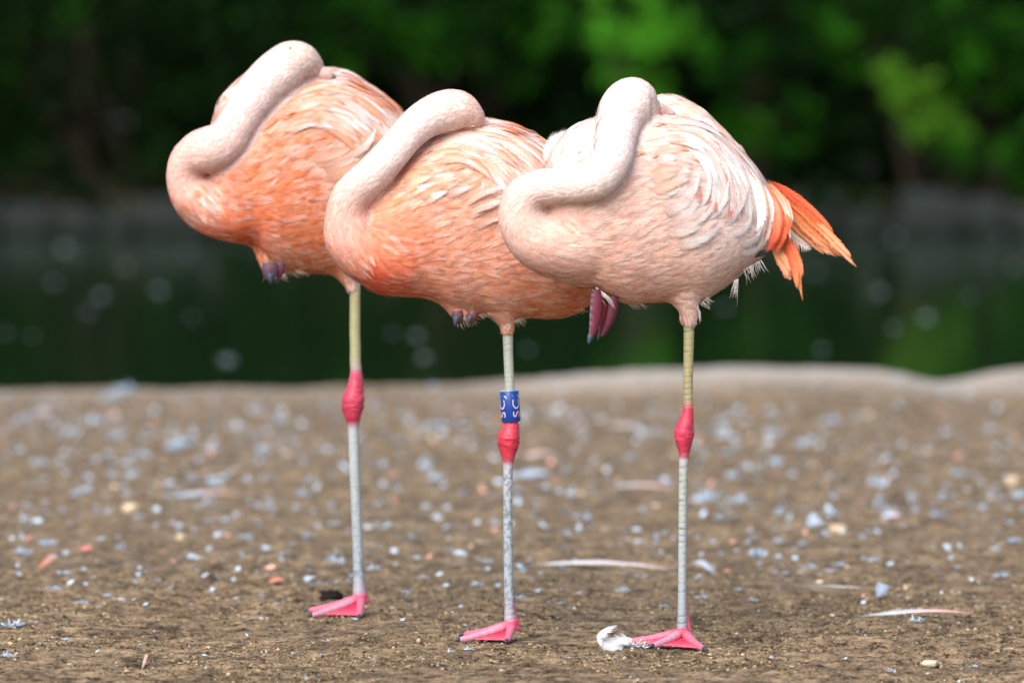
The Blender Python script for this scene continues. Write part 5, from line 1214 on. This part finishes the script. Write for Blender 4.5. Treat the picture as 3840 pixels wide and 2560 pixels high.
    spots = [(k6, x, y, r) for x, y, r in ((900, 400, 55), (200, 250, 45), (465, 300, 45), (620, 150, 50), (1370, 290, 45), (1300, 340, 42), (410, 640, 42), (730, 885, 40), (110, 935, 45), (1640, 970, 46), (260, 1120, 34), (705, 1115, 36), (580, 1165, 40), (400, 1175, 36), (70, 1290, 60), (325, 1360, 22), (1100, 1405, 42), (40, 1455, 36), (665, 1465, 36), (1460, 460, 36), (1290, 440, 38), (1250, 640, 40), (1210, 860, 34), (1505, 855, 30), (1520, 790, 32), (1060, 1060, 36), (1140, 1080, 32), (1050, 1185, 26), (340, 1480, 22), (850, 430, 45), (340, 350, 30), (75, 390, 36), (60, 310, 38), (285, 465, 36), (470, 480, 38), (560, 375, 34), (690, 465, 44), (1110, 420, 38), (1040, 430, 36), (1165, 470, 34), (540, 180, 45), (1110, 770, 28), (1485, 650, 32), (1455, 715, 30), (1320, 710, 30), (230, 890, 46), (950, 965, 28), (760, 605, 26), (80, 660, 36), (1560, 1085, 50), (550, 555, 28))]
    spots += [(k7, x, y, r) for x, y, r in ((60, 720, 62), (205, 725, 52), (1385, 710, 36), (1135, 745, 34), (1525, 705, 40), (1070, 840, 36), (265, 900, 36), (40, 1170, 28), (455, 1210, 36), (370, 1450, 26), (1305, 1490, 30), (925, 1515, 26), (160, 340, 42), (365, 410, 40), (1395, 385, 38), (640, 355, 44), (1020, 560, 36), (245, 630, 34), (185, 610, 34), (860, 650, 62), (680, 1015, 34), (865, 740, 30), (300, 985, 60), (400, 915, 30), (510, 915, 30), (205, 950, 30), (1195, 970, 28), (1410, 945, 28), (1175, 820, 30), (1440, 1075, 40), (275, 1185, 26), (1450, 1205, 20), (850, 1215, 30), (1040, 1290, 44), (140, 420, 30), (500, 460, 32), (1180, 410, 40), (1470, 465, 30), (1240, 600, 34), (1015, 645, 28), (1020, 705, 26), (130, 810, 34), (280, 815, 28))]
    spots += [(k8, x, y, r) for x, y, r in ((1030, 190, 44), (250, 190, 50), (680, 235, 34), (900, 510, 36), (345, 75, 50), (530, 110, 50), (600, 40, 50), (770, 150, 30), (1300, 160, 30), (1530, 225, 34), (1500, 280, 30), (1750, 215, 50), (2130, 250, 40), (1950, 290, 28), (2310, 215, 30), (290, 455, 30), (740, 520, 22), (990, 515, 34), (2110, 605, 30), (1905, 55, 40), (790, 240, 28), (130, 525, 20), (1440, 280, 34), (50, 290, 24), (115, 320, 22))]
    used = 0
    lab = 'small bluish white tuft of down lying on the brown ground'
    def put(sx, sy, r, traced=False):
        y = float(ground_depth(sy)); m = y / FPX
        k = int(rg.integers(len(meshes) if r < 40 else 4))
        o = link('down_feather', meshes[k], label=lab, cat='feather', group='scraps of down on the ground')
        sc = r * m * 0.85
        place(o, sx, sy, rz=rg.uniform(-0.6, 0.6) + (math.pi if rg.random() < 0.5 else 0), scale=(sc, sc * 1.3, sc * (1.15 if sy < 1900 else 0.8)))
    for kf, x, y, r in spots: put(*kf(x, y), r * (0.95 if kf is not k8 else 0.7), True)
    n = 0
    while n < 175:
        sy = 1440 + 1060 * rg.random() ** 0.85; sx = rg.uniform(-150, 3990)
        put(sx, sy, (13 + 26 * rg.random() ** 2) * (0.55 if sy > 2250 else 1)); n += 1
    # flecks too small to pick apart
    N_ = 8500; yy = 7.05 + 9.3 * rg.random(N_) ** 0.95; xx = (rg.random(N_) * 2 - 1) * (0.11 * yy + 0.25)
    V = []; F = []; C = []
    cut = rg.random(N_) < np.interp(yy, [7.0, 8.4, 9.5], [0.35, 0.5, 1.0]); xx, yy = xx[cut], yy[cut]; N_ = len(xx)
    for i in range(N_):
        s = 0.0016 + 0.0120 * rg.random() ** 2.5 * float(np.interp(yy[i], [8.0, 9.2, 12], [0.3, 0.75, 1.15])); z = float(ground_z(xx[i], yy[i]))
        d = norm(rg.normal(size=3) * np.array([1, 1, 0.35])); e = norm(np.cross(d, np.array([rg.normal() * .5, rg.normal() * .5, 1.0])))
        p = np.array([xx[i], yy[i], z + s * 0.5]); n3 = np.cross(d, e)
        V.append(np.stack([p - d * s, p + e * s * .6, p + d * s, p - e * s * .5, p + n3 * s * .35])); F.append(np.array([[0, 1, 4], [1, 2, 4], [2, 3, 4], [3, 0, 4]]) + i * 5)
        c = BL if rg.random() < 0.8 else ((.62, .50, .36) if rg.random() < .7 else (.8, .42, .34)); C.append(np.tile(np.asarray(c) * rg.uniform(.6, 1.05), (5, 1)))
    link('down_flecks', make_mesh('down_flecks', np.vstack(V), np.concatenate(F), col=np.clip(np.vstack(C), 0, .9)), label='tiny white flecks of down strewn over the brown ground', cat='flecks', kind='stuff', mat=M_BITS)
    # crumbs of soil
    N_ = 60000; yy = 6.9 + 2.2 * rg.random(N_) ** 1.2; xx = (rg.random(N_) * 2 - 1) * (0.105 * yy + 0.12)
    keep = vnoise(xx * 7, yy * 5, 55) + 0.5 * vnoise(xx * 25, yy * 18, 56) > 0.62; xx, yy = xx[keep], yy[keep]; N_ = len(xx)
    zz = ground_z(xx, yy); s = 0.0007 + 0.0026 * rg.random(N_) ** 4
    oct_ = np.array([[1, 0, 0], [0, 1, 0], [-1, 0, 0], [0, -1, 0], [0, 0, .8], [0, 0, -.5]])
    v = oct_[None] * (0.6 + 0.8 * rg.random((N_, 6, 1))) + 0.25 * rg.normal(size=(N_, 6, 3))
    v = v * s[:, None, None] + np.stack([xx, yy, zz + s * 0.35], -1)[:, None]
    f = np.array([[0, 1, 4], [1, 2, 4], [2, 3, 4], [3, 0, 4], [1, 0, 5], [2, 1, 5], [3, 2, 5], [0, 3, 5]])
    f = (f[None] + (np.arange(N_) * 6)[:, None, None]).reshape(-1, 3)
    pal = np.array([(.30, .21, .12), (.20, .14, .075), (.11, .08, .045), (.07, .05, .03), (.40, .30, .19), (.16, .14, .08)])
    c = pal[rg.integers(len(pal), size=N_)] * (0.8 + 0.4 * rg.random((N_, 1)))
    link('soil_crumbs', make_mesh('soil_crumbs', v.reshape(-1, 3), f, col=np.repeat(c, 6, 0), smooth_shade=False), label='loose crumbs of brown soil round the flamingos\' feet', cat='soil', kind='stuff', mat=M_GRIT)
    # feathers floating on the pond
    float_me = down_mesh(1.0, 46, 91, (.36, .42, .46))
    for sx, sy, r in ((380, 1110, 60), (600, 1090, 70), (700, 950, 40), (240, 930, 60), (330, 1170, 45), (850, 1350, 90), (1560, 1260, 50), (1590, 1340, 60), (1980, 1310, 40), (3360, 890, 60), (3300, 1095, 60), (3470, 1190, 80), (3350, 1230, 50), (3080, 1310, 50), (2720, 1150, 40), (3060, 1020, 45), (3800, 1000, 50), (120, 1260, 40), (20, 1250, 40), (720, 1190, 40), (1470, 1250, 36), (3640, 1110, 36), (200, 1060, 40), (470, 1000, 40), (3750, 900, 40)):
        y = float(ground_depth(sy, WATER_Z)); p = P(sx, sy, y); m = y / FPX
        o = link('floating_feather', float_me, label='pale scrap of down floating on the dark pond', cat='feather', group='scraps floating on the pond')
        o.location = (float(p[0]), y, WATER_Z - 0.002); sc = r * m * 0.32; o.scale = (sc, sc * 1.5, sc * 0.9); o.rotation_euler = (0, 0, rg.uniform(0, 6))
build_litter()
